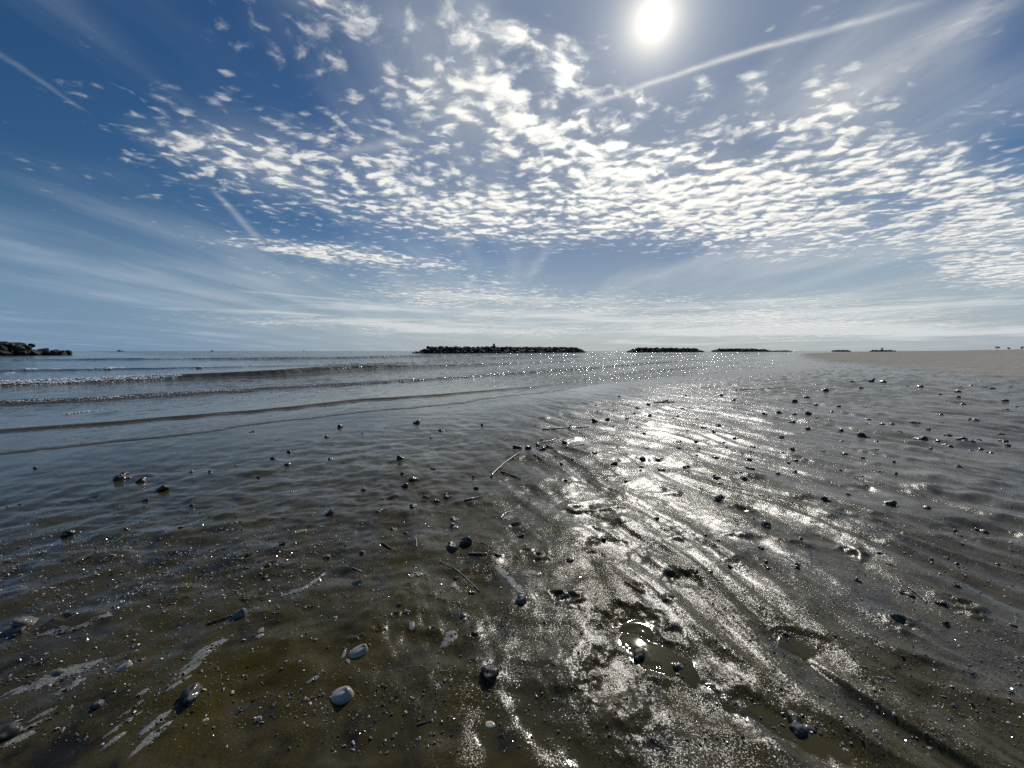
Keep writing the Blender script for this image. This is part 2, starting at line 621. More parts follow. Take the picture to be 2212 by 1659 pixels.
def trail(A, B, width, sag=0.0, k=1.0, spread=1.0, seed=0.0):
    a = Vector(pp(*A)); b = Vector(pp(*B)); L = (b - a).length
    d = (b - a) / L
    u = ((pxn - a.x) * d.x + (pyn - a.y) * d.y) / L
    v = (pxn - a.x) * -d.y + (pyn - a.y) * d.x
    v = v + (u * (1 - u)) * (4 * sag * L)
    tv = comb(nt, u * (L * 9.0), v * 9.0, seed)
    n1 = noise(nt, tv, 1.6, 4, 0.6)
    n2 = noise(nt, tv, 0.35, 2, 0.5)
    v = v + (n1 - 0.5) * (width * 1.6) + (n2 - 0.5) * (width * 3.0)
    w = (u * (spread - 1.0) + 1.0) * width
    g = ((v / w) * (v / w) * -1.0).exp()
    ends = u.smooth(-0.05, 0.12) * (1 - u.smooth(0.8, 1.08))
    return g * ends * (n1 * 1.5 + n2 * 0.8 - 0.25) * k


trails = trail((1250, 235), (1990, 10), 0.011, sag=0.018, k=0.55, spread=1.3) + \
    trail((-40, 90), (190, 243), 0.016, sag=-0.01, k=0.12, spread=0.5, seed=3.0) + \
    trail((690, 345), (915, 285), 0.028, k=0.26, seed=5.0) + \
    trail((458, 408), (560, 520), 0.014, k=0.24, spread=2.6, seed=7.0) + \
    trail((2190, -30), (1730, 265), 0.06, sag=0.02, k=0.32, spread=2.2, seed=9.0) + \
    trail((1190, 530), (1140, 600), 0.05, k=0.15, seed=11.0)

# -- sun glow
sd = D._m('DOT_PRODUCT', tuple(SUN_DIR), vec=True)
n_ = [l for l in nt.nodes if l.type == 'VECT_MATH'][-1]
sdv = V(nt, n_.outputs['Value'])
th = sdv.min(1.0).max(-1.0)._m('ARCCOSINE') * (180 / math.pi)
core = (th.pow(2.0) * (-1 / (0.45 ** 2))).exp()
halo = (th * (-1 / 1.75)).exp()
aure = (th * (-1 / 9.0)).exp()

# -- put together (values before the background strength)
k = 1 / SKY_STR
hs = nt.nodes.new('ShaderNodeHueSaturation')
nt.links.new(sky.outputs[0], hs.inputs['Color'])
hs.inputs['Saturation'].default_value = 1.38; hs.inputs['Value'].default_value = 0.43
skyc = V(nt, hs.outputs[0])
skyc = mixc(nt, 1.0, skyc, (0.93, 1.02, 1.12), 'MULTIPLY')
hz = eln.smooth(0.0, 0.30, 1.0, 0.0)
skyc = mixc(nt, hz * 0.85, skyc, mixc(nt, sdv.smooth(0.30, 0.85), tuple(q * k for q in (0.17, 0.29, 0.455)), tuple(q * k for q in (0.44, 0.50, 0.54))))
toward = sdv.smooth(-0.2, 1.0)
circ = mixc(nt, toward, tuple(q * k for q in (0.26, 0.39, 0.57)), tuple(q * k for q in (0.56, 0.60, 0.63)))
skyc = mixc(nt, sdv.smooth(0.80, 0.99) * 0.75, skyc, tuple(q * k for q in (0.150, 0.215, 0.325)))
skyc = mixc(nt, cirr, skyc, circ)
sv = comb(nt, azn * 2.2 + (eln * 6.0), eln * 42.0)
stn = noise(nt, sv, 1.0, 6, 0.62, 0.3, dims='2D')
smask = total([(blob(1200, 690, 620, 48, 0), 0.34), (blob(1800, 690, 500, 50, 0), 0.26), (blob(1250, 725, 900, 18, 0), 0.14), (blob(500, 690, 300, 30, 0), 0.10)])
stra = (stn + smask - 0.72).smooth(-0.04, 0.20) * 0.72
skyc = mixc(nt, stra, skyc, mixc(nt, toward, tuple(q * k for q in (0.42, 0.50, 0.56)), tuple(q * k for q in (0.80, 0.82, 0.82))))
skyc = mixc(nt, trails.clamp(), skyc, mixc(nt, toward, tuple(q * k for q in (0.45, 0.5, 0.56)), tuple(q * k for q in (0.85, 0.84, 0.8))))
dark = mixc(nt, toward, tuple(q * k for q in (0.24, 0.30, 0.38)), tuple(q * k for q in (0.38, 0.42, 0.47)))
lite = mixc(nt, toward, tuple(q * k for q in (0.60, 0.64, 0.66)), tuple(q * k for q in (0.96, 0.95, 0.90)))
acc = mixc(nt, lit, dark, lite)
acc = mixc(nt, 1.0, acc, mixc(nt, aure, (1.0, 1.0, 1.0), (1.9, 1.85, 1.7)), 'MULTIPLY')
low = eln.smooth(0.0, 0.14, 0.72, 0.96)
skyc = mixc(nt, veil * (fray + 0.5) * low, skyc, mixc(nt, toward, tuple(q * k for q in (0.24, 0.32, 0.41)), tuple(q * k for q in (0.42, 0.46, 0.50))))
skyc = mixc(nt, ac_a * low, skyc, acc)
glow = mixc(nt, 1.0, skyc, mixc(nt, 1.0, comb(nt, aure, aure, aure), tuple(q * k for q in (0.09, 0.095, 0.10)), 'MULTIPLY'), 'ADD')
glow = mixc(nt, 1.0, glow, mixc(nt, 1.0, comb(nt, halo, halo, halo), tuple(q * k for q in (1.9, 1.72, 1.3)), 'MULTIPLY'), 'ADD')
glow = mixc(nt, 1.0, glow, mixc(nt, 1.0, comb(nt, core, core, core), tuple(q * k for q in (34, 32, 27)), 'MULTIPLY'), 'ADD')
nt.links.new(glow.s, bg.inputs['Color'])
world.cycles.sampling_method = 'MANUAL'
world.cycles.sample_map_resolution = 1024

# ------------------------------------------------------------------ sun
sl = bpy.data.lights.new('sun', 'SUN')
sl.energy = 3.0; sl.angle = R(0.53); sl.color = (1.0, 0.95, 0.87)
so = bpy.data.objects.new('sun', sl); COL.objects.link(so)
so.rotation_euler = SUN_DIR.to_track_quat('Z', 'Y').to_euler()
so.location = (20, 60, 50)


# ------------------------------------------------------------------ tags
def tag(o, label=None, cat=None, group=None, kind=None):
    if label: o['label'] = label
    if cat: o['category'] = cat
    if group: o['group'] = group
    if kind: o['kind'] = kind
    return o


def link(name, me, mat=None, parent=None):
    o = bpy.data.objects.new(name, me); COL.objects.link(o)
    if mat and not me.materials: me.materials.append(mat)
    if parent: o.parent = parent
    return o


def empty(name, loc):
    o = bpy.data.objects.new(name, None); COL.objects.link(o)
    o.location = loc; o.empty_display_size = 0.1
    return o


# ------------------------------------------------------------------ sand
azf = np.radians(np.arange(-78, 78.01, 0.15))
azb = np.radians(np.concatenate([np.arange(81, 279, 3.0)]))
azs = np.concatenate([azf, azb])
rs = grow(0.22, 9000, 0.0042, 0.03)
x, y, f = polar_grid(rs, azs, True)
h, film, dryv, sv = sand_h(x, y)
co = np.stack([x, y, h], 1)
# close the hole under the camera
co = np.vstack([co, [[0, 0, h[:len(azs)].mean()]]])
cidx = len(co) - 1
na = len(azs)
jj = np.arange(na)
me = np_mesh('sand', co, f)
# centre fan (triangles) as its own small add via bmesh-free approach: degenerate quads avoided
import bmesh
bm = bmesh.new(); bm.from_mesh(me); bm.verts.ensure_lookup_table()
for j in range(na):
    bm.faces.new((bm.verts[cidx], bm.verts[j], bm.verts[(j + 1) % na])).smooth = True
bm.to_mesh(me); bm.free()
for n_, vals in (('film', film), ('dry', dryv), ('sea', sv)):
    vattr(me, n_, np.append(vals, vals[0]))

m, nt, b = new_mat('wet_sand')
O = coords(nt, 'Object')
fi = attr(nt, 'film'); dr = attr(nt, 'dry')
n_big = noise(nt, O, 1.1, 4, 0.55)
n_mid = noise(nt, O, 9.0, 5, 0.6)
n_gr = noise(nt, O, 700.0, 2, 0.6)
streak = noise(nt, mapping(nt, mapping(nt, O, rot=R(158 - 90)), scale=(0.9, 6.0, 1)), 1.0, 5, 0.6)
wetc = mixc(nt, n_big.smooth(0.3, 0.7), (0.046, 0.036, 0.0085), (0.046, 0.039, 0.021))
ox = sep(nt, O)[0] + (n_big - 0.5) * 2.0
wetc = mixc(nt, n_mid.smooth(0.52, 0.74) * 0.8, wetc, (0.014, 0.014, 0.014))
n_st = noise(nt, O, 3.2, 5, 0.65)
wetc = mixc(nt, n_st.smooth(0.56, 0.68) * 0.85, wetc, (0.009, 0.009, 0.010))
wetc = mixc(nt, streak.smooth(0.54, 0.70) * 0.7, wetc, (0.016, 0.015, 0.013))
bandn = noise(nt, mapping(nt, mapping(nt, O, rot=R(42 - 90) * -1.0 + R(0)), scale=(0.05, 0.5, 1)), 1.0, 4, 0.6)
wetc = mixc(nt, ox.smooth(0.4, 4.5) * 0.85, wetc, mixc(nt, n_mid.smooth(0.3, 0.75), (0.165, 0.152, 0.126), (0.095, 0.088, 0.074)))     # paler sand to the right, sky reflection painted into its base colour
dryc = mixc(nt, n_mid.smooth(0.3, 0.7), (0.31, 0.293, 0.26), (0.41, 0.39, 0.35))
dryc = mixc(nt, bandn.smooth(0.45, 0.7) * 0.45, dryc, (0.17, 0.160, 0.140))
bc = mixc(nt, dr.smooth(0.0, 0.5), wetc, dryc)
bc = mixc(nt, 1.0, bc, mixc(nt, n_gr.smooth(0.25, 0.75), (0.80, 0.80, 0.80), (1.2, 1.2, 1.18)), 'MULTIPLY')
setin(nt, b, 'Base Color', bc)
setin(nt, b, 'Roughness', dr * 0.75 + 0.15)
setin(nt, b, 'Specular IOR Level', (1 - dr.smooth(0.0, 0.6)) * (1 - fi) * 0.05)
N = geom(nt, 'Normal')
rm = mapping(nt, O, rot=R(90 - 158) * 1.0, scale=(1, 1, 1))
c_gr = noise(nt, O, 300.0, 1, 0.5, color=True)
c_rp = noise(nt, O, 150.0, 2, 0.6, color=True)
c_md = noise(nt, O, 16.0, 3, 0.55, color=True)
rough_amt = (1 - fi) * (1 - dr * 0.4)
cn = tilt(nt, N, [(c_gr, rough_amt * 0.38 + 0.005, (1, 1, 0)), (c_rp, rough_amt * 0.50 + 0.005, (1, 1, 0)), (c_md, rough_amt * 0.25 + 0.010, (1, 1, 0))])
patch = noise(nt, mapping(nt, mapping(nt, O, rot=R(158 - 90)), scale=(0.8, 3.4, 1)), 1.3, 5, 0.62)
drain = (patch.smooth(0.38, 0.62) * 0.80 + 0.16).max(fi)          # where the water film has drained away
setin(nt, b, 'Coat Weight', (1 - dr.smooth(0.0, 0.5)) * 0.95 * drain * ox.smooth(1.6, 11.0, 1.0, 0.26))
setin(nt, b, 'Coat IOR', 1.31)
setin(nt, b, 'Coat Roughness', rough_amt * 0.31 + 0.016)
setin(nt, b, 'Coat Normal', cn)
bn = tilt(nt, N, [(c_gr, rough_amt * 0.8, (1, 1, 0)), (c_rp, rough_amt * 0.9 + 0.1, (1, 1, 0))])
setin(nt, b, 'Normal', bn)
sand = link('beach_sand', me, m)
tag(sand, 'wet grey-brown tidal sand crossed by rills and mounds', 'ground', kind='structure')

# ------------------------------------------------------------------ sea
raz = np.radians(np.concatenate([np.arange(-125, -60, 2.0), np.arange(-60, 52.01, 0.15)]))
rr = grow(3.2, 12000, 0.0035, 0.03, knee=40.0)
x, y, f = polar_grid(rr, raz, False)
a, b_ = ab(x, y)


def sea_h(x, y):
    """height of the water and distance out from the swash edge"""
    a, b_ = ab(x, y)
    r = np.hypot(x, y)

    def shape(L, amp, front, back, noise_k=0.25, seed=70, along=1.0):
        # one wave: steep towards the beach, long behind
        d = seaward(L, a, b_)
        d = d + noise_k * front * 2 * perlin(a / 1.3, b_ / 8.0, seed) + 0.5 * noise_k * front * perlin(a / 0.3, b_ / 3.0, seed + 2)
        am = amp * along * (0.75 + 0.5 * perlin(a / 9.0, b_ / 40.0, seed + 1))
        return am * np.where(d < 0, np.exp(-(d / front) ** 2), np.exp(-np.abs(d / back) ** 1.4))
    s0 = seaward(L0, a, b_) + 0.10 * perlin(a / 0.5, b_ * 0, 81) + 0.04 * perlin(a / 0.12, b_ * 0, 82)
    z = -0.006 + 0.020 * (1 - np.exp(-np.maximum(s0, 0) / 0.05))
    z = z + 0.022 * sstep(-0.08, 0.06, seaward(L1, a, b_) + 0.12 * perlin(a / 0.7, b_ * 0, 83)) + shape(L1, 0.020, 0.06, 0.5, seed=84)
    z = z + 0.03 * sstep(-0.1, 0.2, seaward(L2, a, b_)) + shape(L2, 0.075, 0.16, 0.9, seed=88)
    w3 = 0.45 + 0.75 * np.exp(-((a - 8.5) / 9.0) ** 2)
    z = z + shape(L3, 0.30, 0.42, 1.6, 0.2, seed=92, along=w3)
    z = z + shape(L4, 0.13, 0.6, 2.2, seed=96)
    z = z + shape(L5, 0.34, 1.3, 4.5, 0.3, seed=100)
    off = sstep(25, 80, b_)
    z = z + off * (0.10 * np.abs(perlin(a / 30, b_ / 7.0, 104)) + 0.05 * perlin(a / 9, b_ / 3.0, 105)) * (1 - sstep(500, 1500, r))
    z = z + 0.006 * sstep(0.5, 6, s0) * fbm(a / 0.9, b_ / 0.35, 3, 107) * (1 - sstep(60, 200, r))
    return z, s0


z, s0 = sea_h(x, y)
keep = (s0 > -0.12)
fk = keep[f].any(1)
used = np.zeros(len(x), bool); used[f[fk].ravel()] = True
zz = np.where(s0 < 0, -0.012 + 0 * z, z)
# over the sand slope the sheet is thin; keep its rim just under the sand
hsand = np.zeros(len(x)); hsand[used] = sand_h(x[used], y[used])[0]
rim = sstep(0.0, 0.05, s0)
zz = np.where(rim < 1, (hsand - 0.006) * (1 - rim) + z * rim, z)
zz = np.where(used & (s0 > 0.05) & (s0 < 6), np.maximum(zz, hsand + 0.004), zz)
remap = np.cumsum(used) - 1
co = np.stack([x, y, zz], 1)[used]
me = np_mesh('sea', co, remap[f[fk]])
depth = (zz - hsand)[used]
vattr(me, 'depth', depth)
vattr(me, 'out', s0[used])
a_, b2_ = ab(x[used], y[used])
vattr(me, 'chop', 1.6 * sstep(7, 20, a_) * (0.6 + 0.4 * sstep(-0.3, 0.5, perlin(a_ / 6, b2_ / 2.5, 131))))
m, nt, b = new_mat('sea_water')
O = coords(nt, 'Object')
ch = attr(nt, 'chop'); dp = attr(nt, 'depth'); ot = attr(nt, 'out')
setin(nt, b, 'Base Color', mixc(nt, dp.smooth(0.1, 2.2), (0.072, 0.058, 0.028), (0.014, 0.028, 0.032)))
setin(nt, b, 'Roughness', 0.05)
setin(nt, b, 'IOR', 1.33)
N = geom(nt, 'Normal')
W = mapping(nt, O, rot=R(42), scale=(1, 1, 1))       # x' across the waves after the turn
W2 = mapping(nt, W, scale=(1.0, 0.35, 1))
w_a = noise(nt, W2, 1.3, 3, 0.6, color=True)
w_b = noise(nt, W2, 7.0, 3, 0.6, color=True)
w_c = noise(nt, W2, 40.0, 2, 0.6, color=True)
far = ot.smooth(0.5, 9.0)
wn = tilt(nt, N, [(w_a, far * 0.22 + 0.03, (1, 1, 0)), (w_b, far * 0.40 + ch * 1.3 + 0.12, (1, 1, 0)), (w_c, far * 0.25 + ch * 1.2 + 0.15, (1, 1, 0))])
setin(nt, b, 'Normal', wn)
sea = link('sea_water', me, m)
tag(sea, 'shallow blue-grey sea with low waves rolling onto the beach', 'sea', kind='structure')

# ------------------------------------------------------------------ small finds on the sand
from mathutils import noise as mnoise


def bm_link(name, bm, mat, parent=None, smooth=True):
    me = bpy.data.meshes.new(name)
    for f_ in bm.faces: f_.smooth = smooth
    bm.to_mesh(me); bm.free()
    me.materials.append(mat)
    o = bpy.data.objects.new(name, me); COL.objects.link(o)
    if parent: o.parent = parent
    return o


def simple_mat(name, c0, c1, scale, rough=0.4, coat=0.0, spec=0.5, bump=0.3, bscale=60.0, bdist=0.004):
    m, nt, b = new_mat(name)
    O = coords(nt, 'Object')
    n = noise(nt, O, scale, 4, 0.6)
    setin(nt, b, 'Base Color', mixc(nt, n.smooth(0.3, 0.7), c0, c1))
    setin(nt, b, 'Roughness', rough); setin(nt, b, 'Specular IOR Level', spec)
    setin(nt, b, 'Coat Weight', coat); setin(nt, b, 'Coat Roughness', 0.12)
    bp = nt.nodes.new('ShaderNodeBump'); bp.inputs['Strength'].default_value = bump; bp.inputs['Distance'].default_value = bdist
    nt.links.new(noise(nt, O, bscale, 3, 0.6).s, bp.inputs['Height'])
    nt.links.new(bp.outputs[0], b.inputs['Normal'])
    return m


MAT_DARK = simple_mat('dark_wet_shell', (0.008, 0.007, 0.006), (0.028, 0.025, 0.020), 40, 0.5, 0.35, bump=0.5, bscale=300, bdist=0.002)
MAT_GREY = simple_mat('muddy_shell', (0.04, 0.037, 0.03), (0.14, 0.13, 0.11), 55, 0.45, 0.5, bump=0.5, bscale=300, bdist=0.002)
MAT_CLAM = simple_mat('pale_shell', (0.22, 0.20, 0.165), (0.42, 0.40, 0.35), 30, 0.35, 0.8, bump=0.3, bscale=260, bdist=0.001)
MAT_CREAM = simple_mat('cream_shell', (0.42, 0.36, 0.22), (0.62, 0.56, 0.40), 60, 0.3, 0.8, bump=0.2, bscale=260, bdist=0.001)
MAT_GREEN = simple_mat('green_shell', (0.16, 0.20, 0.03), (0.34, 0.38, 0.09), 50, 0.3, 0.8, bump=0.2, bscale=260, bdist=0.001)
MAT_STICK = simple_mat('wet_driftwood', (0.022, 0.018, 0.014), (0.07, 0.058, 0.045), 60, 0.4, 0.7, bump=0.6, bscale=220, bdist=0.002)
MAT_REED = simple_mat('pale_reed', (0.16, 0.145, 0.11), (0.30, 0.27, 0.21), 60, 0.4, 0.6, bump=0.4, bscale=220, bdist=0.002)
MAT_FOAM = simple_mat('dried_foam', (0.11, 0.11, 0.10), (0.22, 0.22, 0.21), 120, 0.6, 0.2, bump=0.8, bscale=500, bdist=0.003)


def lump_bm(seed, lobes=3, jag=0.25):
    """a knobbly mud-caked shell, about one unit across, resting on z=0"""
    rnd = random.Random(seed)
    bm = bmesh.new()
    bmesh.ops.create_icosphere(bm, subdivisions=4, radius=0.5)
    cs = [(Vector((rnd.uniform(-.3, .3), rnd.uniform(-.25, .25), rnd.uniform(0.0, .35))), rnd.uniform(.18, .34)) for _ in range(lobes)]
    off = Vector((seed * 3.1, seed * 1.7, 0))
    for v in bm.verts:
        d = v.co.normalized()
        r = 0.30
        for c, cr in cs:                        # furthest hit of a ray with each lobe
            bq = d.dot(c); disc = bq * bq - (c.length_squared - cr * cr)
            if disc > 0: r = max(r, bq + math.sqrt(disc))
        r *= 1 + jag * mnoise.noise(d * 2.3 + off) + jag * 0.5 * mnoise.noise(d * 6 + off) + jag * 0.22 * mnoise.noise(d * 15 + off)
        v.co = d * r
        v.co.z *= 0.85
    return bm


def clam_bm(seed, closed=False, lift=0.30):
    """one valve: domed, ribbed, drawn to a beak at the hinge"""
    bm = bmesh.new()
    nr, na_ = 16, 40
    rnd = random.Random(seed)
    wob = rnd.uniform(0.05, 0.12)
    rings = []
    for i in range(nr + 1):
        t = i / nr
        ring = []
        for j in range(na_):
            a = 2 * math.pi * j / na_
            rx = 0.5 * (1 + wob * math.cos(3 * a)); ry = 0.37 * (1 + 0.12 * math.cos(a))
            # rings grow from the beak at (+0.33, 0)
            cx = 0.33 * (1 - t)
            z = lift * (1 - t ** 2.2) ** 0.75 * (0.86 + 0.14 * math.cos(a)) + 0.010 * math.sin(t * 46) * (1 - t * 0.3) * (0.2 + t)
            ring.append(bm.verts.new((cx + rx * t * math.cos(a), ry * t * math.sin(a), z)) if i else None)
        rings.append(ring)
    top = bm.verts.new((0.33, 0, lift * 0.93))
    for j in range(na_):
        bm.faces.new((top, rings[1][j], rings[1][(j + 1) % na_]))
    for i in range(1, nr):
        for j in range(na_):
            bm.faces.new((rings[i][j], rings[i + 1][j], rings[i + 1][(j + 1) % na_], rings[i][(j + 1) % na_]))
    low = [bm.verts.new((v.co.x * 0.97, v.co.y * 0.97, -0.10)) for v in rings[nr]]
    for j in range(na_):
        bm.faces.new((rings[nr][j], low[j], low[(j + 1) % na_], rings[nr][(j + 1) % na_]))
    bm.faces.new(low[::-1])
    return bm


def place(o, X, Y, wpx, rz=None, sink=0.15, tilt_=0.0, zs=1.0):
    x, y = gp(X, Y)
    s = wpx * px_size(X, Y)
    o.location = (x, y, sand_z(x, y) - sink * s * 0.4)
    o.scale = (s, s, s * zs)
    o.rotation_euler = (tilt_, random.uniform(-0.15, 0.15), random.uniform(0, 6.28) if rz is None else rz)
    return o


PROTO = {}


def proto(kind):
    if kind not in PROTO:
        if kind.startswith('dark'):
            bm = lump_bm(int(kind[4:] or 1), 2 + int(kind[4:] or 1) % 3); mt = MAT_DARK
        elif kind.startswith('grey'):
            bm = lump_bm(40 + int(kind[4:] or 1), 2, 0.18); mt = MAT_GREY
        elif kind == 'clam': bm = clam_bm(1, lift=0.46); mt = MAT_CLAM
        elif kind == 'clamgrey': bm = clam_bm(2, lift=0.52); mt = MAT_GREY
        elif kind == 'cream': bm = clam_bm(3, lift=0.24); mt = MAT_CREAM
        elif kind == 'green': bm = clam_bm(4, lift=0.3); mt = MAT_GREEN
        me = bpy.data.meshes.new('shell')
        for f_ in bm.faces: f_.smooth = True
        bm.to_mesh(me); bm.free(); me.materials.append(mt)
        PROTO[kind] = me
    return PROTO[kind]


NAMES = {'d': ('shell_lump', 'shell'), 'g': ('sea_snail', 'shell'), 'c': ('clam_shell', 'shell')}
NAMED = [
    # X, Y, width, mesh, label
    (1060, 1500, 40, 'dark1', 'big black two-lobed shell lump alone on smooth brown sand left of the glare'),
    (417, 1545, 46, 'dark2', 'black lump with a long pointed shadow on brown sand beside a foam streak'),
    (1229, 1243, 26, 'dark3', 'black cup-shaped lump at the left rim of the glittering sand'),
    (1548, 1103, 22, 'dark4', 'tall black lump mirrored in a wet rill of the glare'),
    (1653, 1161, 25, 'dark5', 'smooth black lump sitting in a curved water scour'),
    (1713, 1253, 28, 'dark6', 'jagged black lump just below the domed mound with two holes'),
    (1465, 1476, 36, 'dark7', 'round black lump in the still pool right of the mirrored sun'),
    (1722, 1618, 58, 'dark8', 'largest black oval lump at the lower edge in a blue-black rill'),
    (1946, 1309, 34, 'dark9', 'black lump trailing a thin tail of debris down the rills'),
    (980, 1137, 24, 'grey1', 'upper of two dark lumps close together in mid-sand, pale rim'),
    (978, 1155, 26, 'grey2', 'lower of two dark lumps close together in mid-sand, pale shoulder'),
    (974, 1209, 34, 'dark10', 'dark half-dome with a flake of foam at its left foot'),
    (1012, 1199, 34, 'dark11', 'ragged dark lump crusted with foam on its right side'),
    (881, 1357, 20, 'dark12', 'small black lump alone among brown sand above the pale clams'),
    (1008, 1364, 28, 'grey3', 'grey snail-like shell on a dark damp stain'),
    (706, 1225, 30, 'grey4', 'cone-topped lump, dark front and silver right flank'),
    (691, 1155, 18, 'grey5', 'small white-flecked lump right of the yellow-green shell'),
    (266, 1038, 26, 'dark13', 'largest dark lump of the trio near the left swash edge'),
    (301, 1044, 20, 'dark14', 'middle dark lump of the trio near the left swash edge'),
    (347, 1063, 28, 'dark15', 'brownish dark lump with a crumb at its foot, right end of the trio'),
    (266, 1027, 14, 'dark1', 'small dark lump with a white tip directly above the trio'),
    (1140, 981, 18, 'dark2', 'left one of three upright black lumps beside the reeds'),
    (1172, 986, 18, 'dark4', 'middle and lowest of three upright black lumps beside the reeds'),
    (1188, 979, 18, 'dark6', 'right one of three upright black lumps beside the reeds'),
    (1120, 977, 22, 'dark8', 'flat dark lump just left of the three upright black lumps'),
    (708, 947, 14, 'dark3', 'black lump with a bright tail on the film below the swash line'),
    (737, 924, 13, 'dark5', 'black pebble-like lump nearest to the swash line left of centre'),
    (1415, 1140, 18, 'dark7', 'black lump with spiky outline on open glare sand'),
    (1383, 1128, 14, 'dark9', 'small black lump right of the ringed dome'),
    (1303, 1190, 16, 'dark11', 'small black lump on plain sand left of the brightest glitter'),
    (1126, 1329, 28, 'grey6', 'bubble-crusted lump at the lower end of the foam trail'),
    (128, 1487, 34, 'grey1', 'dark lump sitting on the biggest foam patch'),
    (62, 1374, 62, 'grey2', 'large half-buried lump with a pale crest at the left edge'),
    (40, 1396, 40, 'dark12', 'long black lump running into the left edge below the pale-crested one'),
    (521, 1356, 36, 'clamgrey', 'upright half clam with black shaded face beside a short stick'),
    (774, 1443, 40, 'clam', 'pale clam with a notched dark hollow in middle brown sand'),
    (738, 1536, 54, 'clam', 'biggest pale clam dome with a black shaded side'),
    (1058, 1598, 24, 'cream', 'cream yellow clam lying near the bottom edge'),
    (651, 1168, 22, 'green', 'yellow-green shell standing out on grey sand'),
    (45, 1262, 10, 'green', 'tiny olive shell crumb near the left edge'),
    (771, 1286, 24, 'clamgrey', 'ringed grey shell with a dark underside by a dark stain'),
    (895, 1048, 20, 'dark13', 'blocky dark lump with a flat wet top'),
    (897, 1115, 20, 'dark14', 'dark lump with a bright back on the middle rills'),
    (868, 1063, 20, 'dark15', 'dark lump left below the blocky flat-topped one'),
    (785, 1071, 18, 'dark10', 'flat dark lump with a tiny pale spot, mid left sand'),
    (818, 1125, 20, 'dark9', 'low dark lump with white flecks left of a dark stain'),
    (965, 1090, 22, 'dark8', 'rounded dark lump in a little dark puddle'),
    (1025, 1071, 15, 'dark4', 'pointed dark lump just above the short black stick'),
    (943, 1098, 12, 'dark2', 'small pointed lump between the puddle lump and the short black stick'),
    (216, 1560, 26, 'clamgrey', 'small upright clam near the bottom left, black inside'),
    (270, 1481, 28, 'clam', 'pale clam with a bright trickle below it, left brown sand'),
    (10, 1632, 54, 'dark5', 'black lump cluster cut by the bottom left corner'),
    (40, 1620, 34, 'grey5', 'foam-caked lump beside the bottom left corner'),
    (312, 1455, 20, 'dark7', 'small star-shaped black lump in plain brown sand'),
    (1382, 1452, 40, 'dark11', 'flat black lump in the still pool under the mirrored sun'),
    (1556, 1067, 14, 'dark6', 'black lump standing above the wet rill, upper right glare'),
    (1627, 978, 12, 'dark1', 'black lump below the star-shaped blue puddle'),
    (1590, 960, 14, 'dark3', 'black lump left of the blue puddle, right of a smaller one'),
    (1565, 972, 10, 'dark7', 'smaller black lump left below the pair beside the blue puddle'),
    (1465, 967, 12, 'dark8', 'black lump with a bright streak left of centre glare'),
    (1520, 936, 12, 'dark10', 'black lump left of the blue puddle head'),
    (1877, 918, 14, 'dark12', 'black lump highest of a row on the grey right sand'),
    (1905, 930, 13, 'dark13', 'black lump second of a row on the grey right sand'),
    (1928, 931, 12, 'dark14', 'black lump with a white rim, third of a row on the grey right sand'),
    (1871, 958, 22, 'dark15', 'low double lump at the foot of a small dark mound'),
    (1990, 967, 24, 'dark2', 'wide dark lump beside a low flat mound at the right'),
    (2088, 972, 34, 'dark3', 'long flat dark lump at the far right of the rills'),
    (1913, 1120, 24, 'dark4', 'black bean-shaped lump on grey rills right of the crater'),
    (1998, 1128, 18, 'dark5', 'dark lump with a lit tail right of the bean-shaped one'),
    (1952, 1186, 22, 'dark6', 'black lump at the end of a dark furrow'),
    (1700, 1405, 22, 'dark7', 'black plug inside the big oval hollow'),
    (1855, 1050, 12, 'dark9', 'small black lump above the furrows, mid right'),
    (2180, 1392, 18, 'dark10', 'black pebble-like lump close to the right edge'),
    (2040, 1382, 20, 'dark11', 'black lump near the ring-shaped crater at right'),
    (1341, 1124, 30, 'grey3', 'smooth dome ringed by a water groove'),
    (2112, 1172, 24, 'dark12', 'black lump lying by a silver puddle near the right edge'),
    (580, 1249, 12, 'dark13', 'dark plug in the hole of a smooth low mound'),
    (150, 1165, 22, 'dark14', 'dark lump crowning a faint mound at left'),
    (82, 1013, 10, 'dark15', 'lone small dark cone on the mirror-smooth film at far left'),
    (455, 1024, 14, 'grey4', 'flecked lump right of a white sliver on the left film'),
    (620, 1010, 14, 'dark1', 'dark slit-like lump at the head of a low brown swell'),
    (1018, 1303, 14, 'dark2', 'tiny dark lump below the long thin reed'),
    (862, 1340, 12, 'clamgrey', 'tiny grey shell near the lone black lump, brown sand'),
    (445, 1595, 14, 'cream', 'small pale shell below the long-shadowed lump'),
    (560, 1588, 16, 'clam', 'flat pale sliver of shell in the brown sand near the bottom'),
    (1485, 1440, 8, 'clam', 'tiny bright shell bit left of the round pool lump'),
    (413, 1024, 12, 'clam', 'white sliver of shell on the left film'),
    (2032, 1338, 20, 'dark8', 'black lump inside the double ring crater at right'),
]
for i, (X, Y, w, kd, lab) in enumerate(NAMED):
    nm = 'clam_shell' if kd in ('clam', 'clamgrey', 'cream', 'green') else ('sea_snail' if kd.startswith('grey') else 'shell_lump')
    o = bpy.data.objects.new(nm, proto(kd)); COL.objects.link(o)
    if nm == 'clam_shell':
        place(o, X, Y, w, random.uniform(-0.6, 0.9), 0.1, random.uniform(-0.15, 0.25), 1.0)
    else:
        place(o, X, Y, w * 1.15, None, 0.42, 0, random.uniform(0.85, 1.1))
    tag(o, lab, 'shell')

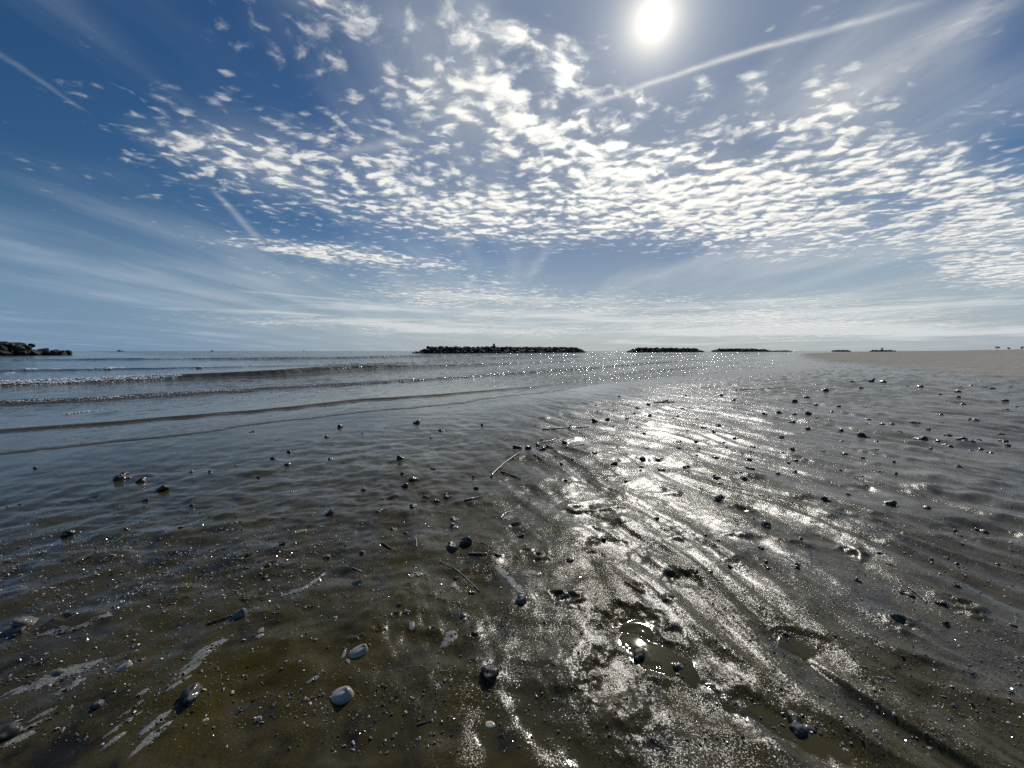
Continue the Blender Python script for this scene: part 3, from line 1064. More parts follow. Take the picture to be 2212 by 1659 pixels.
ZONES = [
    (1280, 1760, 850, 930, 34, 'tiny black shell lump strewn on the bright far glare', 'tiny lumps on the far glare', 7, 1.0),
    (1740, 2200, 830, 900, 24, 'tiny dark shell lump strewn on the far grey sand at right', 'tiny lumps on the far right sand', 9, 1.0),
    (1150, 1600, 930, 1060, 34, 'little black shell lump strewn on the glittering middle sand', 'little lumps on the glittering sand', 9, 1.0),
    (1600, 2200, 900, 1060, 44, 'little dark shell lump strewn on the grey rills at right', 'little lumps on the grey rills', 10, 1.0),
    (480, 1150, 900, 1040, 18, 'tiny dark shell lump strewn on the shiny film below the swash', 'tiny lumps on the shiny film', 8, 1.0),
    (200, 1150, 1050, 1300, 28, 'small dark shell crumb strewn on the left brown sand', 'small crumbs on the brown sand', 9, 1.0),
    (1500, 2200, 1060, 1300, 24, 'small black shell lump strewn on the ridged right foreground', 'small lumps on the right foreground', 11, 1.0),
]
TAKEN = [(q[0], q[1]) for q in NAMED]
for (xa, xb, ya, yb, n, lab, grp, w, _) in ZONES:
    k_ = 0
    while k_ < n:
        X = random.uniform(xa, xb); Y = ya + (yb - ya) * random.random()
        if min((X - p) ** 2 + ((Y - q) * 2) ** 2 for p, q in TAKEN) < 22 ** 2:
            continue
        if mnoise.noise((X / 130.0, Y / 45.0, 7.7)) < random.uniform(-0.5, 0.25):
            continue
        TAKEN.append((X, Y)); k_ += 1
        o = bpy.data.objects.new('shell_lump', proto('dark%d' % random.randint(1, 15))); COL.objects.link(o)
        place(o, X, Y, w * random.choice((0.9, 1.1, 1.4, 1.7, 2.1)), None, 0.42, 0, random.uniform(0.8, 1.2))
        tag(o, lab, 'shell', grp)

# ------------------------------------------------------------------ sticks and reeds


def tube_bm(pts, radii, seg=8):
    bm = bmesh.new()
    rings = []
    n = len(pts)
    for i, (p, r) in enumerate(zip(pts, radii)):
        d = (pts[min(i + 1, n - 1)] - pts[max(i - 1, 0)]).normalized()
        u = d.cross(Vector((0, 0, 1))).normalized(); v = u.cross(d)
        rings.append([bm.verts.new(p + (u * math.cos(2 * math.pi * j / seg) + v * math.sin(2 * math.pi * j / seg)) * r * random.uniform(0.85, 1.15)) for j in range(seg)])
    for a_, b2 in zip(rings, rings[1:]):
        for j in range(seg):
            bm.faces.new((a_[j], a_[(j + 1) % seg], b2[(j + 1) % seg], b2[j]))
    bm.faces.new(rings[0][::-1]); bm.faces.new(rings[-1])
    return bm


def stick(A, B, wpx, mat, label, name='driftwood_stick', bend=0.03, lift=0.6, twig=None):
    a = Vector((*gp(*A), 0)); b2 = Vector((*gp(*B), 0))
    r = 0.78 * wpx * px_size((A[0] + B[0]) / 2, (A[1] + B[1]) / 2) / 2
    n = 12
    L = (b2 - a).length
    side = Vector((-(b2 - a).y, (b2 - a).x, 0)).normalized()
    pts, rad = [], []
    z0, z1 = sand_z(a.x, a.y), sand_z(b2.x, b2.y)
    for i in range(n + 1):
        t = i / n
        p = a.lerp(b2, t) + side * (math.sin(t * math.pi) * bend * L + random.uniform(-.004, .004) * L)
        p.z = max(sand_z(p.x, p.y) + r * lift, 0)if False else (z0 * (1 - t) + z1 * t) + r * lift + 0.25 * r * math.sin(t * 7)
        hz_ = sand_z(p.x, p.y)
        p.z = max(p.z, hz_ + 0.3 * r)
        pts.append(p); rad.append(r * (1 - 0.35 * t) * (1.18 if i in (4, 8) else 1.0))
    root = empty(name, a)
    loc = a.copy()
    bm = tube_bm([p - loc for p in pts], rad)
    bm_link('stem', bm, mat, root)
    if twig:
        for (t, dx_, dy_, dz_) in twig:
            p = pts[int(t * n)]
            q = p + Vector((dx_, dy_, dz_)) * L
            bm_link('twig', tube_bm([p - loc, (p + q) / 2 - loc + Vector((0, 0, 0.02 * L)), q - loc], [r * .7, r * .55, r * .3]), mat, root)
    tag(root, label, 'reed' if name == 'reed' else 'stick')
    return root


stick((1060, 1041), (1122, 992), 5.0, MAT_REED, 'longest pale split reed slanting up to the right in mid-sand', 'reed')
stick((1082, 1031), (1124, 1047), 5.0, MAT_STICK, 'thick dark stick meeting the pale split reed at an angle')
stick((1152, 996), (1188, 1021), 3.6, MAT_STICK, 'dark straight stick right of the pale split reed, sloping down right', twig=[(0.45, 0.02, 0.12, 0.02)])
stick((1004, 1102), (1043, 1091), 5.0, MAT_STICK, 'short thick black stick under the pointed lump')
stick((1172, 936), (1272, 931), 4.0, MAT_STICK, 'dark twiggy branch lying across the far shiny sand', 'driftwood_branch', twig=[(0.65, 0.10, 0.16, 0.06), (0.8, 0.16, -0.12, 0.0)])
stick((1222, 981), (1262, 968), 3.4, MAT_REED, 'thin pale reed right of the three upright black lumps', 'reed')
stick((1158, 969), (1200, 959), 2.6, MAT_STICK, 'thin dark stalk above the three upright black lumps')
stick((950, 1238), (1036, 1301), 3.6, MAT_REED, 'long thin reed sloping down right across brown sand', 'reed', bend=0.05)
stick((1012, 1222), (1084, 1229), 5.5, MAT_REED, 'thick short pale reed lying level below two dark lumps', 'reed')
stick((1412, 877), (1457, 875), 3.6, MAT_STICK, 'dark tangle of twigs on the far bright sand', 'driftwood_branch', twig=[(0.3, 0.3, 0.2, 0.05), (0.6, -0.2, 0.25, 0.05), (0.7, 0.2, -0.2, 0.04)])
stick((1590, 848), (1690, 845), 2.4, MAT_STICK, 'long thin dark stick farthest away on the bright wet sand')
stick((448, 1374), (503, 1357), 6.0, MAT_STICK, 'black stick running left from the upright half clam')
stick((898, 1186), (900, 1207), 4.0, MAT_REED, 'short bent reed stub standing out of brown sand', 'reed')
stick((1082, 1139), (1112, 1120), 3.0, MAT_REED, 'thin kinked reed above a square foam patch', 'reed', bend=0.12)
stick((762, 1250), (781, 1257), 4.0, MAT_REED, 'tiny stub of reed right of the cone-topped lump', 'reed')
stick((825, 1197), (846, 1210), 5.0, MAT_STICK, 'short dark splinter left of the bent reed stub')
stick((1040, 1199), (1062, 1212), 3.0, MAT_REED, 'thin pale reed splinter right of the foam-crusted lump', 'reed')
stick((902, 1806 * 0.8848), (934, 1797 * 0.8848), 4.0, MAT_STICK, 'short broken stick near the bottom edge left of the cream clam')
stick((1958, 1300), (2000, 1335), 5.0, MAT_STICK, 'dark splinter leading down right from the tailed lump')

# ------------------------------------------------------------------ foam left on the sand


def foam_patch(spots, label, lace=0.20, thick=0.004):
    """spots: (X, Y, half length px, half width px, angle) joined into one patch"""
    bm = bmesh.new()
    for (X, Y, lx, ly, ang) in spots:
        lx *= 0.85; ly *= 0.80
        cx, cy = gp(X, Y); s = px_size(X, Y)
        l, f_, u = ray(X, Y)
        sy = s / math.sin(math.atan2(-u, math.hypot(l, f_)))
        nr, na_ = (26, 130) if lx > 18 else (14, 64)
        sd = random.random() * 50
        ca, sa = math.cos(R(ang)), math.sin(R(ang))
        rings = []
        for i in range(nr + 1):
            t = i / nr
            ring = []
            for j in range(na_ if i else 1):
                a = 2 * math.pi * j / na_
                e = 1 + 0.30 * mnoise.noise((math.cos(a) * 1.1 + sd, math.sin(a) * 1.1, 0)) + 0.22 * mnoise.noise((math.cos(a) * 3 + sd, math.sin(a) * 3, 5)) + 0.12 * mnoise.noise((math.cos(a) * 9 + sd, math.sin(a) * 9, 9))
                px_, py_ = lx * t * e * math.cos(a), ly * t * e * math.sin(a)
                qx, qy = px_ * ca - py_ * sa, px_ * sa + py_ * ca
                x_, y_ = cx + qx * s, cy + qy * sy
                ring.append((x_, y_, t))
            rings.append(ring)
        allp = [p for r_ in rings for p in r_]
        hh = sand_h(np.array([p[0] for p in allp]), np.array([p[1] for p in allp]))[0]
        vs = []; q = 0
        for r_ in rings:
            row = []
            for (x_, y_, t) in r_:
                bub = 0.0012 * mnoise.noise((x_ * 220, y_ * 220, 1)) + 0.0008 * mnoise.noise((x_ * 600, y_ * 600, 1))
                row.append(bm.verts.new((x_, y_, hh[q] + (thick * (1 - t ** 4) + bub * (1 - t ** 6)) - 0.0012 * (t > 0.99) + 0.0006))); q += 1
            vs.append(row)
        for j in range(na_):
            bm.faces.new((vs[0][0], vs[1][j], vs[1][(j + 1) % na_]))
        for i in range(1, nr):
            for j in range(na_):
                t = i / nr
                c = vs[i][j].co
                vd = mnoise.voronoi((c.x * 75 + sd, c.y * 75, 0.5))[0]
                open_ = mnoise.noise((c.x * 26 + sd, c.y * 26, 3)) + 0.5 * mnoise.noise((c.x * 90, c.y * 90, 3)) + lace * 1.6 * (t ** 2 - 0.35)
                if open_ > 0.10 and vd[1] - vd[0] > 0.22 - 0.2 * open_:
                    continue
                bm.faces.new((vs[i][j], vs[i + 1][j], vs[i + 1][(j + 1) % na_], vs[i][(j + 1) % na_]))
    o = bm_link('foam_patch', bm, MAT_FOAM)
    tag(o, label, 'foam patch')
    return o


foam_patch([(125, 1493, 72, 15, 21), (90, 1510, 40, 14, 20), (165, 1478, 30, 12, 15)], 'biggest grey foam patch, long and slanting, at lower left', 0.05)
foam_patch([(153, 1524, 21, 13, 20)], 'small oval foam patch just under the biggest one', 0.03)
foam_patch([(635, 1306, 24, 7, 12), (665, 1293, 16, 6, 45), (688, 1272, 18, 5, 62)], 'bent foam streak like a bone on brown sand, left of centre')
foam_patch([(902, 1268, 15, 6, 5), (890, 1271, 9, 5, 0)], 'small split foam patch in middle brown sand')
foam_patch([(1085, 1262, 20, 9, -35), (1105, 1285, 16, 10, -55), (1122, 1308, 18, 10, -60), (1127, 1328, 17, 13, 0)], 'winding foam trail that ends in a round blob with a lump')
foam_patch([(1140, 1268, 20, 10, 0)], 'rounded foam patch right of the winding trail', 0.02)
foam_patch([(1162, 1272, 10, 6, 0)], 'small foam bit touching the rounded patch at its right')
foam_patch([(981, 1290, 8, 10, 60)], 'small foam blob under the long thin reed', 0.05)
foam_patch([(972, 1409, 18, 17, 40), (962, 1420, 12, 9, 30)], 'lacy round foam patch above the bottom middle')
foam_patch([(452, 1437, 26, 12, 40), (430, 1462, 26, 10, 45), (410, 1488, 26, 10, 50), (388, 1520, 20, 6, 55)], 'broad ragged foam streak in the left brown sand', 0.20)
foam_patch([(338, 1605, 22, 12, 65), (330, 1640, 28, 14, 65)], 'grey foam streak running off the bottom edge, left')
foam_patch([(310, 1540, 10, 8, 45), (290, 1572, 18, 5, 50), (268, 1610, 26, 6, 55), (250, 1645, 18, 8, 60)], 'thin broken foam streak left of the one that runs off the bottom')
foam_patch([(1100, 1138, 17, 7, 0)], 'square-ish foam patch under the kinked reed', 0.2)
foam_patch([(945, 1522, 9, 10, 30), (960, 1508, 12, 4, 40)], 'foam scrap with a pointed arm right of the biggest clam')
foam_patch([(890, 1384, 8, 10, 50)], 'drop-shaped foam blob below the lone small black lump', 0.0)
foam_patch([(115, 1396, 30, 5, 15), (160, 1390, 36, 5, 12), (205, 1374, 32, 5, 28)], 'long thin foam line curving along the left edge of a mound')
foam_patch([(566, 1393, 6, 9, 60), (562, 1408, 8, 6, 10)], 'pair of small foam blobs under the upright half clam')
foam_patch([(95, 1585, 20, 6, 35), (70, 1612, 18, 6, 40), (45, 1640, 24, 10, 40)], 'foam streaks leading into the bottom left corner', 0.25)
foam_patch([(680, 1505 , 14, 5, 30)], 'short foam scrap above the biggest clam')
foam_patch([(745, 1443, 5, 14, 10), (752, 1462, 10, 4, -30)], 'thin broken foam thread left of the notched clam', 0.2)

# ------------------------------------------------------------------ shell hash: far too many crumbs to count
NF = 22000
fx = RNG.random(NF * 4); fy = RNG.random(NF * 4)
X_ = 2212 * fx; Y_ = 1085 + 574 * fy ** 0.9
dens = 0.07 + 1.7 * np.exp(-(((X_ - 380) / 420) ** 2 + ((Y_ - 1240) / 90) ** 2)) + 0.22 * np.exp(-(((X_ - 780) / 300) ** 2 + ((Y_ - 1560) / 110) ** 2)) \
    + 0.45 * np.exp(-(((X_ - 1080) / 220) ** 2 + ((Y_ - 1190) / 90) ** 2)) + 0.35 * np.exp(-(((X_ - 200) / 250) ** 2 + ((Y_ - 1480) / 120) ** 2)) + 0.12 * (X_ > 1500)
dens = dens * (0.35 + 1.1 * np.clip(fbm(X_ / 90, Y_ / 45, 3, 201) + 0.35, 0, 1.2))
sel = np.where(RNG.random(NF * 4) < dens * 0.8)[0][:NF]
X_, Y_ = X_[sel], Y_[sel]
G_ = np.array([gp(a_, b2) for a_, b2 in zip(X_, Y_)])
hz_ = sand_h(G_[:, 0], G_[:, 1])[0]
n = len(G_)
size = (0.0010 + 0.0042 * RNG.random(n) ** 5) * (1 + 0.12 * np.hypot(G_[:, 0], G_[:, 1]))
ang = RNG.random(n) * 6.28
tx = RNG.normal(0, 0.35, n); ty = RNG.normal(0, 0.35, n)
cosA, sinA = np.cos(ang), np.sin(ang)
corners = []
for (u_, v_) in ((-1, -.55), (.9, -.7), (1.1, .5), (-.6, .75)):
    uu = u_ * size * (0.7 + 0.6 * RNG.random(n)); vv = v_ * size * (0.7 + 0.6 * RNG.random(n))
    corners.append(np.stack([G_[:, 0] + uu * cosA - vv * sinA, G_[:, 1] + uu * sinA + vv * cosA, hz_ + size * 0.35 + 0.0004 + uu * tx + vv * ty], 1))
# a fifth point keeps each flake a little cupped shell, with a rim below
top = np.stack([G_[:, 0], G_[:, 1], hz_ + size * 0.75 + 0.0006], 1)
co = np.concatenate(corners + [top], 0)
idx = np.arange(n)
tri = np.concatenate([np.stack([idx + i * n, idx + ((i + 1) % 4) * n, idx + 4 * n], 1) for i in range(4)])
me = np_mesh('shell_hash', co, tri, False)
tone = np.where(RNG.random(n) < 0.45, 0.02 + 0.04 * RNG.random(n), 0.10 + 0.42 * RNG.random(n) ** 2.2)
vattr(me, 'tone', np.tile(tone, 5))
m, nt, b = new_mat('shell_crumbs')
tn = attr(nt, 'tone')
setin(nt, b, 'Base Color', mixc(nt, 1.0, comb(nt, tn, tn, tn), (1.0, 0.96, 0.88), 'MULTIPLY'))
setin(nt, b, 'Roughness', 0.4); setin(nt, b, 'Coat Weight', 0.6); setin(nt, b, 'Coat Roughness', 0.12)
tag(link('shell_fragments', me, m), 'countless pale and dark crumbs of broken shell scattered over the wet sand', 'shell fragments', kind='stuff')

# ------------------------------------------------------------------ foam on the waves
pts = []


def crest(L, a0, a1, n, spread0, spread1, s0_, s1_, back=0.0, keepf=None):
    aa = RNG.uniform(a0, a1, n)
    if keepf is not None:
        aa = aa[RNG.random(n) < keepf(aa)]
    bb = np.interp(aa, L[0], L[1]) + RNG.uniform(spread0, spread1, len(aa)) + 0.05 * perlin(aa / 0.7, aa * 0, 301)
    sz = RNG.uniform(s0_, s1_, len(aa)) * (0.5 + RNG.random(len(aa)))
    pts.append(np.stack([aa * UA[0] + bb * UB[0], aa * UA[1] + bb * UB[1], sz], 1))


aL = lambda X, Y: ab(*gp(X, Y))[0]
A3a, A3b = aL(*c1(-700, 420)), aL(*c1(1085, 368))
crest(L3, A3a, A3b, 5200, -0.42, 0.10, 0.008, 0.036, keepf=lambda a_: 0.5 + 0.5 * perlin(a_ / 0.5, a_ * 0, 302))
crest(L3, A3a, A3b, 1200, -0.75, -0.2, 0.008, 0.022, keepf=lambda a_: 0.4 + 0.8 * perlin(a_ / 0.4, a_ * 0, 303))
crest(L2, aL(*c1(-600, 520)), aL(*c2(1200, 306)), 5200, -0.16, 0.02, 0.005, 0.017, keepf=lambda a_: 0.5 + 0.9 * perlin(a_ / 1.1, a_ * 0, 304))
crest(L2, aL(*c2(100, 380)), aL(*c2(1900, 254)), 1600, -0.5, 0.1, 0.008, 0.03, keepf=lambda a_: 0.5 + 0.9 * perlin(a_ / 1.3, a_ * 0, 305))
crest(L1, aL(*c1(-300, 680)), aL(*c2(900, 410)), 500, -0.06, 0.3, 0.004, 0.010, keepf=lambda a_: np.clip(perlin(a_ / 0.5, a_ * 0, 306) * 2 - 0.3, 0, 1))
crest(L3, A3b, aL(*c2(700, 275)), 260, -0.3, 0.8, 0.010, 0.03, keepf=lambda a_: np.clip(perlin(a_ / 0.6, a_ * 0, 307) * 2, 0, 1))
crest(L4, aL(*c1(-300, 322)), aL(*c2(700, 258)), 420, -0.6, 0.8, 0.015, 0.05, keepf=lambda a_: np.clip(perlin(a_ / 0.8, a_ * 0, 308) * 2.5 - 0.1, 0, 1))
# loose scraps drifting between the waves
for (cx, cy, lx) in [(190, 604, 45), (500, 565, 110), (170, 655, 45), (420, 722, 20), (750, 537, 25), (890, 502, 25), (1100, 490, 40), (1460, 473, 60), (1600, 480, 40), (1860, 469, 45), (1960, 460, 20), (830, 514, 25), (180, 315, 40), (60, 330, 30), (330, 310, 20), (680, 305, 40), (1220, 296, 30), (1520, 287, 20), (1300, 642, 18), (1150, 565, 25), (1460, 553, 18)]:
    q0 = gp(*c1(cx, cy)); s = px_size(*c1(cx, cy)) * 0.36
    k_ = 40
    t = RNG.uniform(-1, 1, k_)
    q1 = gp(*c1(cx + lx, cy - lx * 0.12)); dv = np.array(q1) - np.array(q0)
    P_ = np.array(q0)[None] + t[:, None] * dv[None] + RNG.normal(0, 1, (k_, 2)) * np.linalg.norm(dv) * 0.05
    pts.append(np.column_stack([P_, np.full(k_, max(0.006, np.linalg.norm(dv) * 0.07)) * RNG.uniform(0.5, 1.2, k_)]))
F = np.vstack(pts)
zf, sf = sea_h(F[:, 0], F[:, 1])
F = F[sf > 0.05]; zf = zf[sf > 0.05]
octv = np.array([(1, 0, 0), (-1, 0, 0), (0, 1, 0), (0, -1, 0), (0, 0, 1), (.7, .7, .5), (-.7, .7, .5), (.7, -.7, .5), (-.7, -.7, .5)], float)
octf = np.array([(0, 5, 4), (5, 2, 4), (2, 6, 4), (6, 1, 4), (1, 8, 4), (8, 3, 4), (3, 7, 4), (7, 0, 4), (0, 2, 5), (2, 1, 6), (1, 3, 8), (3, 0, 7)])
n = len(F)
jit = octv[None] * (0.75 + 0.5 * RNG.random((n, 9, 1)))
co = np.stack([F[:, 0], F[:, 1], zf], 1)[:, None, :] + jit * F[:, 2][:, None, None] * np.array([1.5, 1.1, 0.75])
fc = (octf[None] + (np.arange(n) * 9)[:, None, None]).reshape(-1, 3)
me = np_mesh('sea_foam', co.reshape(-1, 3), fc, False)
m, nt, b = new_mat('white_foam')
setin(nt, b, 'Base Color', (0.78, 0.79, 0.78)); setin(nt, b, 'Roughness', 0.25)
setin(nt, b, 'Subsurface Weight', 0.0); setin(nt, b, 'Coat Weight', 0.5); setin(nt, b, 'Coat Roughness', 0.1)
tag(link('sea_foam', me, m), 'white bubbly foam along the breaking wave crests', 'foam', kind='stuff')

# ------------------------------------------------------------------ rock breakwaters
m_rock, nt, b = new_mat('breakwater_rock')
O = coords(nt, 'Object')
rn = noise(nt, O, 0.9, 5, 0.6)
gz = sep(nt, geom(nt, 'Position'))[2]
rk = mixc(nt, rn.smooth(0.35, 0.7), (0.014, 0.014, 0.013), (0.065, 0.062, 0.055))
rk = mixc(nt, gz.smooth(0.9, 0.3), rk, (0.012, 0.013, 0.011))     # weed and wet up to the tide line
setin(nt, b, 'Base Color', rk); setin(nt, b, 'Roughness', 0.8); setin(nt, b, 'Specular IOR Level', 0.25)
bp = nt.nodes.new('ShaderNodeBump'); bp.inputs['Strength'].default_value = 0.6; bp.inputs['Distance'].default_value = 0.2
nt.links.new(noise(nt, O, 3.0, 4, 0.6).s, bp.inputs['Height']); nt.links.new(bp.outputs[0], b.inputs['Normal'])


def boulder_bm(rnd, bm=None, M=None):
    b_ = bmesh.new()
    for _ in range(rnd.randint(12, 17)):
        v = Vector((rnd.gauss(0, 1), rnd.gauss(0, 1), rnd.gauss(0, 1))).normalized()
        b_.verts.new((v.x * 0.56, v.y * 0.46, v.z * 0.40))
    r_ = bmesh.ops.convex_hull(b_, input=b_.verts[:])
    bmesh.ops.delete(b_, geom=[g for g in r_['geom_interior'] if isinstance(g, bmesh.types.BMVert)], context='VERTS')
    return b_


BOULD = []
for i in range(14):
    b_ = boulder_bm(random.Random(900 + i))
    bmesh.ops.bevel(b_, geom=b_.edges[:], offset=0.03, segments=1, affect='EDGES', clamp_overlap=True)
    me = bpy.data.meshes.new('boulder'); b_.to_mesh(me); b_.free(); me.materials.append(m_rock); BOULD.append(me)


def breakwater(name, P0, P1, prof, halfw, size, label, nparts=95, seed=5):
    """prof: (fraction along, crest height). a heap of boulders on a rubble core"""
    rnd = random.Random(seed)
    a = Vector((*P0, 0)); c = Vector((*P1, 0)); d = (c - a); L = d.length; d.normalize()
    side = Vector((-d.y, d.x, 0))
    if side.dot(a) > 0: side = -side          # towards the beach
    fr = [p[0] for p in prof]; hs_ = [p[1] for p in prof]
    root = empty(name, a.lerp(c, 0.5))
    tag(root, label, 'breakwater', 'rock breakwaters off the beach')
    loc = root.location.copy()
    H = lambda t: 0.92 * float(np.interp(t, fr, hs_))
    # core
    bm = bmesh.new(); rows = []
    N = max(12, int(L / (size * 0.8)))
    for i in range(N + 1):
        t = i / N; h_ = max(0.05, H(t) - size * 0.25) * rnd.uniform(0.86, 1.0)
        p = a + d * (t * L)
        row = []
        for (w, z) in ((1.0, -0.6), (0.72, 0.36), (0.35, 0.92), (-0.35, 0.92), (-0.72, 0.36), (-1.0, -0.6)):
            wd = halfw * (0.35 + 0.65 * h_ / max(hs_))
            q = p + side * (w * wd * rnd.uniform(0.93, 1.05)) - loc
            q.z = z * h_ if z > 0 else -0.6
            row.append(bm.verts.new(q))
        rows.append(row)
    for r0, r1 in zip(rows, rows[1:]):
        for j in range(5):
            bm.faces.new((r0[j], r0[j + 1], r1[j + 1], r1[j]))
    bm.faces.new(rows[0]); bm.faces.new(rows[-1][::-1])
    bm_link('core', bm, m_rock, root, False)
    # boulders: face towards the camera first
    slots = []
    nx = int(L / (size * 0.72))
    for i in range(nx):
        t = (i + rnd.uniform(0.1, 0.9)) / nx
        h_ = H(t)
        nl = max(1, int(h_ / (size * 0.5)))
        for k_ in range(nl):
            z = (k_ + rnd.uniform(0.15, 0.7)) / nl * h_
            slots.append((t, z, 1, h_))
        slots.append((t, h_, 0, h_))
        if i % 2: slots.append((t, h_ * rnd.uniform(.2, .8), -1, h_))
    rnd.shuffle(slots)
    slots.sort(key=lambda q: q[2] < 0)
    rest = bmesh.new()
    for q, (t, z, sg, h_) in enumerate(slots):
        wd = halfw * (0.35 + 0.65 * h_ / max(hs_))
        w = wd * (1 - 0.68 * z / max(h_, 0.1)) * sg
        p = a + d * (t * L) + side * (w + rnd.uniform(-.2, .2) * size) - loc
        s_ = size * rnd.choice((0.7, 0.85, 1.0, 1.15, 1.4, 1.75))
        p.z = max(0.05, min(z, h_ - 0.22 * s_) + (rnd.uniform(-0.15, 0.30) * size if sg == 0 else 0))
        eul = (rnd.uniform(-.5, .5), rnd.uniform(-.5, .5), rnd.uniform(0, 6.28))
        me = BOULD[rnd.randrange(len(BOULD))]
        if q < nparts:
            o = bpy.data.objects.new('boulder', me); COL.objects.link(o); o.parent = root
            o.location = p; o.rotation_euler = eul; o.scale = (s_ * 1.15, s_, s_)
        else:
            from mathutils import Euler
            tmp = me.copy()
            tmp.transform(Matrix.Translation(p) @ Euler(eul).to_matrix().to_4x4() @ Matrix.Diagonal((s_ * 1.15, s_, s_, 1)))
            rest.from_mesh(tmp); bpy.data.meshes.remove(tmp)
    if len(rest.verts):
        o = bm_link('loose_rubble', rest, m_rock, root, False); o['kind'] = 'stuff'
    else:
        rest.free()
    return root


ux, uy = math.sin(R(58)), math.cos(R(58))
breakwater('breakwater', (-126 - 70 * ux, 110 - 70 * uy), (-126, 110), [(0, 4.2), (0.72, 4.6), (0.83, 4.0), (0.90, 2.7), (0.95, 1.4), (0.965, 0.7), (1, 0.5)], 6.5, 2.1,
           'nearest rock breakwater cut by the left edge, low tip pointing right, sunlit slabs', seed=3)
breakwater('breakwater', pol(192, -14.4), pol(334, 10.4), [(0, 0.3), (0.035, 1.4), (0.05, 3.2), (0.3, 3.6), (0.7, 4.0), (0.9, 4.4), (0.96, 2.6), (1, 0.4)], 6.0, 1.7,
           'longest black rock breakwater in the middle with a square post on top', 100, seed=8)
breakwater('breakwater', (116, 388), (206, 418), [(0, 0.5), (0.12, 4.4), (0.5, 4.3), (0.88, 3.9), (1, 0.4)], 8, 2.2,
           'second rock breakwater right of the longest one, flat-topped and isolated', 70, seed=12)
breakwater('breakwater', (288, 556), (434, 604), [(0, 0.4), (0.08, 4.7), (0.5, 4.6), (0.66, 3.2), (0.72, 1.6), (0.95, 1.5), (1, 0.3)], 9, 2.6,
           'third rock breakwater with a low thin tail on its right', 60, seed=15)
breakwater('breakwater', (566, 682), (602, 690), [(0, 0.4), (0.15, 2.5), (0.85, 2.5), (1, 0.4)], 7, 2.4,
           'tiny far rock breakwater without anything on it', 30, seed=17)
breakwater('breakwater', (652, 702), (698, 706), [(0, 0.6), (0.1, 2.6), (0.9, 2.6), (1, 1.2)], 7, 2.4,
           'farthest tiny rock breakwater bearing a beacon', 30, seed=19)


def box_bm(sx, sy, sz, z0=0, cx=0, cy=0, taper=1.0):
    bm = bmesh.new()
    vs = []
    for z, k_ in ((z0, 1), (z0 + sz, taper)):
        for (a_, b2) in ((-1, -1), (1, -1), (1, 1), (-1, 1)):
            vs.append(bm.verts.new((cx + a_ * sx / 2 * k_, cy + b2 * sy / 2 * k_, z)))
    for q in ((3, 2, 1, 0), (4, 5, 6, 7), (0, 1, 5, 4), (1, 2, 6, 5), (2, 3, 7, 6), (3, 0, 4, 7)):
        bm.faces.new([vs[i] for i in q])
    bmesh.ops.bevel(bm, geom=bm.edges[:], offset=min(sx, sy, sz) * 0.06, segments=2, affect='EDGES')
    return bm


MAT_IRON = simple_mat('dark_weathered_iron', (0.012, 0.012, 0.012), (0.035, 0.03, 0.028), 2, 0.6, bump=0.2, bscale=8)
MAT_CONC = simple_mat('dark_concrete', (0.04, 0.04, 0.038), (0.08, 0.078, 0.07), 1.5, 0.85, bump=0.3, bscale=6)
# the post on the long breakwater: block, collar and lamp box
tp = 0.40
q0 = Vector((*pol(192, -14.4), 0)); q1 = Vector((*pol(334, 10.4), 0))
azp = math.atan2(1206 / 2500 * 1024 * 1.0 - 512 + 0.0, 383.6)
best = min((abs(math.atan2((q0.lerp(q1, t)).x, (q0.lerp(q1, t)).y) - azp), t) for t in np.linspace(0, 1, 400))[1]
pm = q0.lerp(q1, float(best))
root = empty('marker_post', (pm.x, pm.y, 3.55)); tag(root, 'square dark marker post on the crest of the longest breakwater', 'post')
bm_link('plinth', box_bm(1.9, 1.9, 0.8, 0), MAT_CONC, root, False)
bm_link('pillar', box_bm(1.25, 1.25, 1.05, 0.8, taper=0.94), MAT_CONC, root, False)
bm_link('cap', box_bm(1.5, 1.5, 0.25, 1.85), MAT_IRON, root, False)
# the beacon on the farthest one
root = empty('beacon', (674, 704, 2.5)); tag(root, 'thin-stemmed dark beacon with a broad top on the farthest breakwater', 'beacon')
bm_link('base', box_bm(2.6, 2.6, 0.9, 0), MAT_CONC, root, False)
bm_link('tower', box_bm(1.5, 1.5, 2.2, 0.9, taper=0.7), MAT_IRON, root, False)
bm_link('gallery', box_bm(3.2, 3.2, 0.7, 3.1), MAT_IRON, root, False)
bm_link('lantern', box_bm(1.2, 1.2, 1.1, 3.8, taper=0.6), MAT_IRON, root, False)

# ------------------------------------------------------------------ trees on the far dune
m_leaf = simple_mat('tree_leaves', (0.02, 0.028, 0.012), (0.05, 0.06, 0.025), 3, 0.7, bump=0.1)
m_bark = simple_mat('tree_bark', (0.03, 0.025, 0.02), (0.06, 0.05, 0.04), 5, 0.8, bump=0.3)


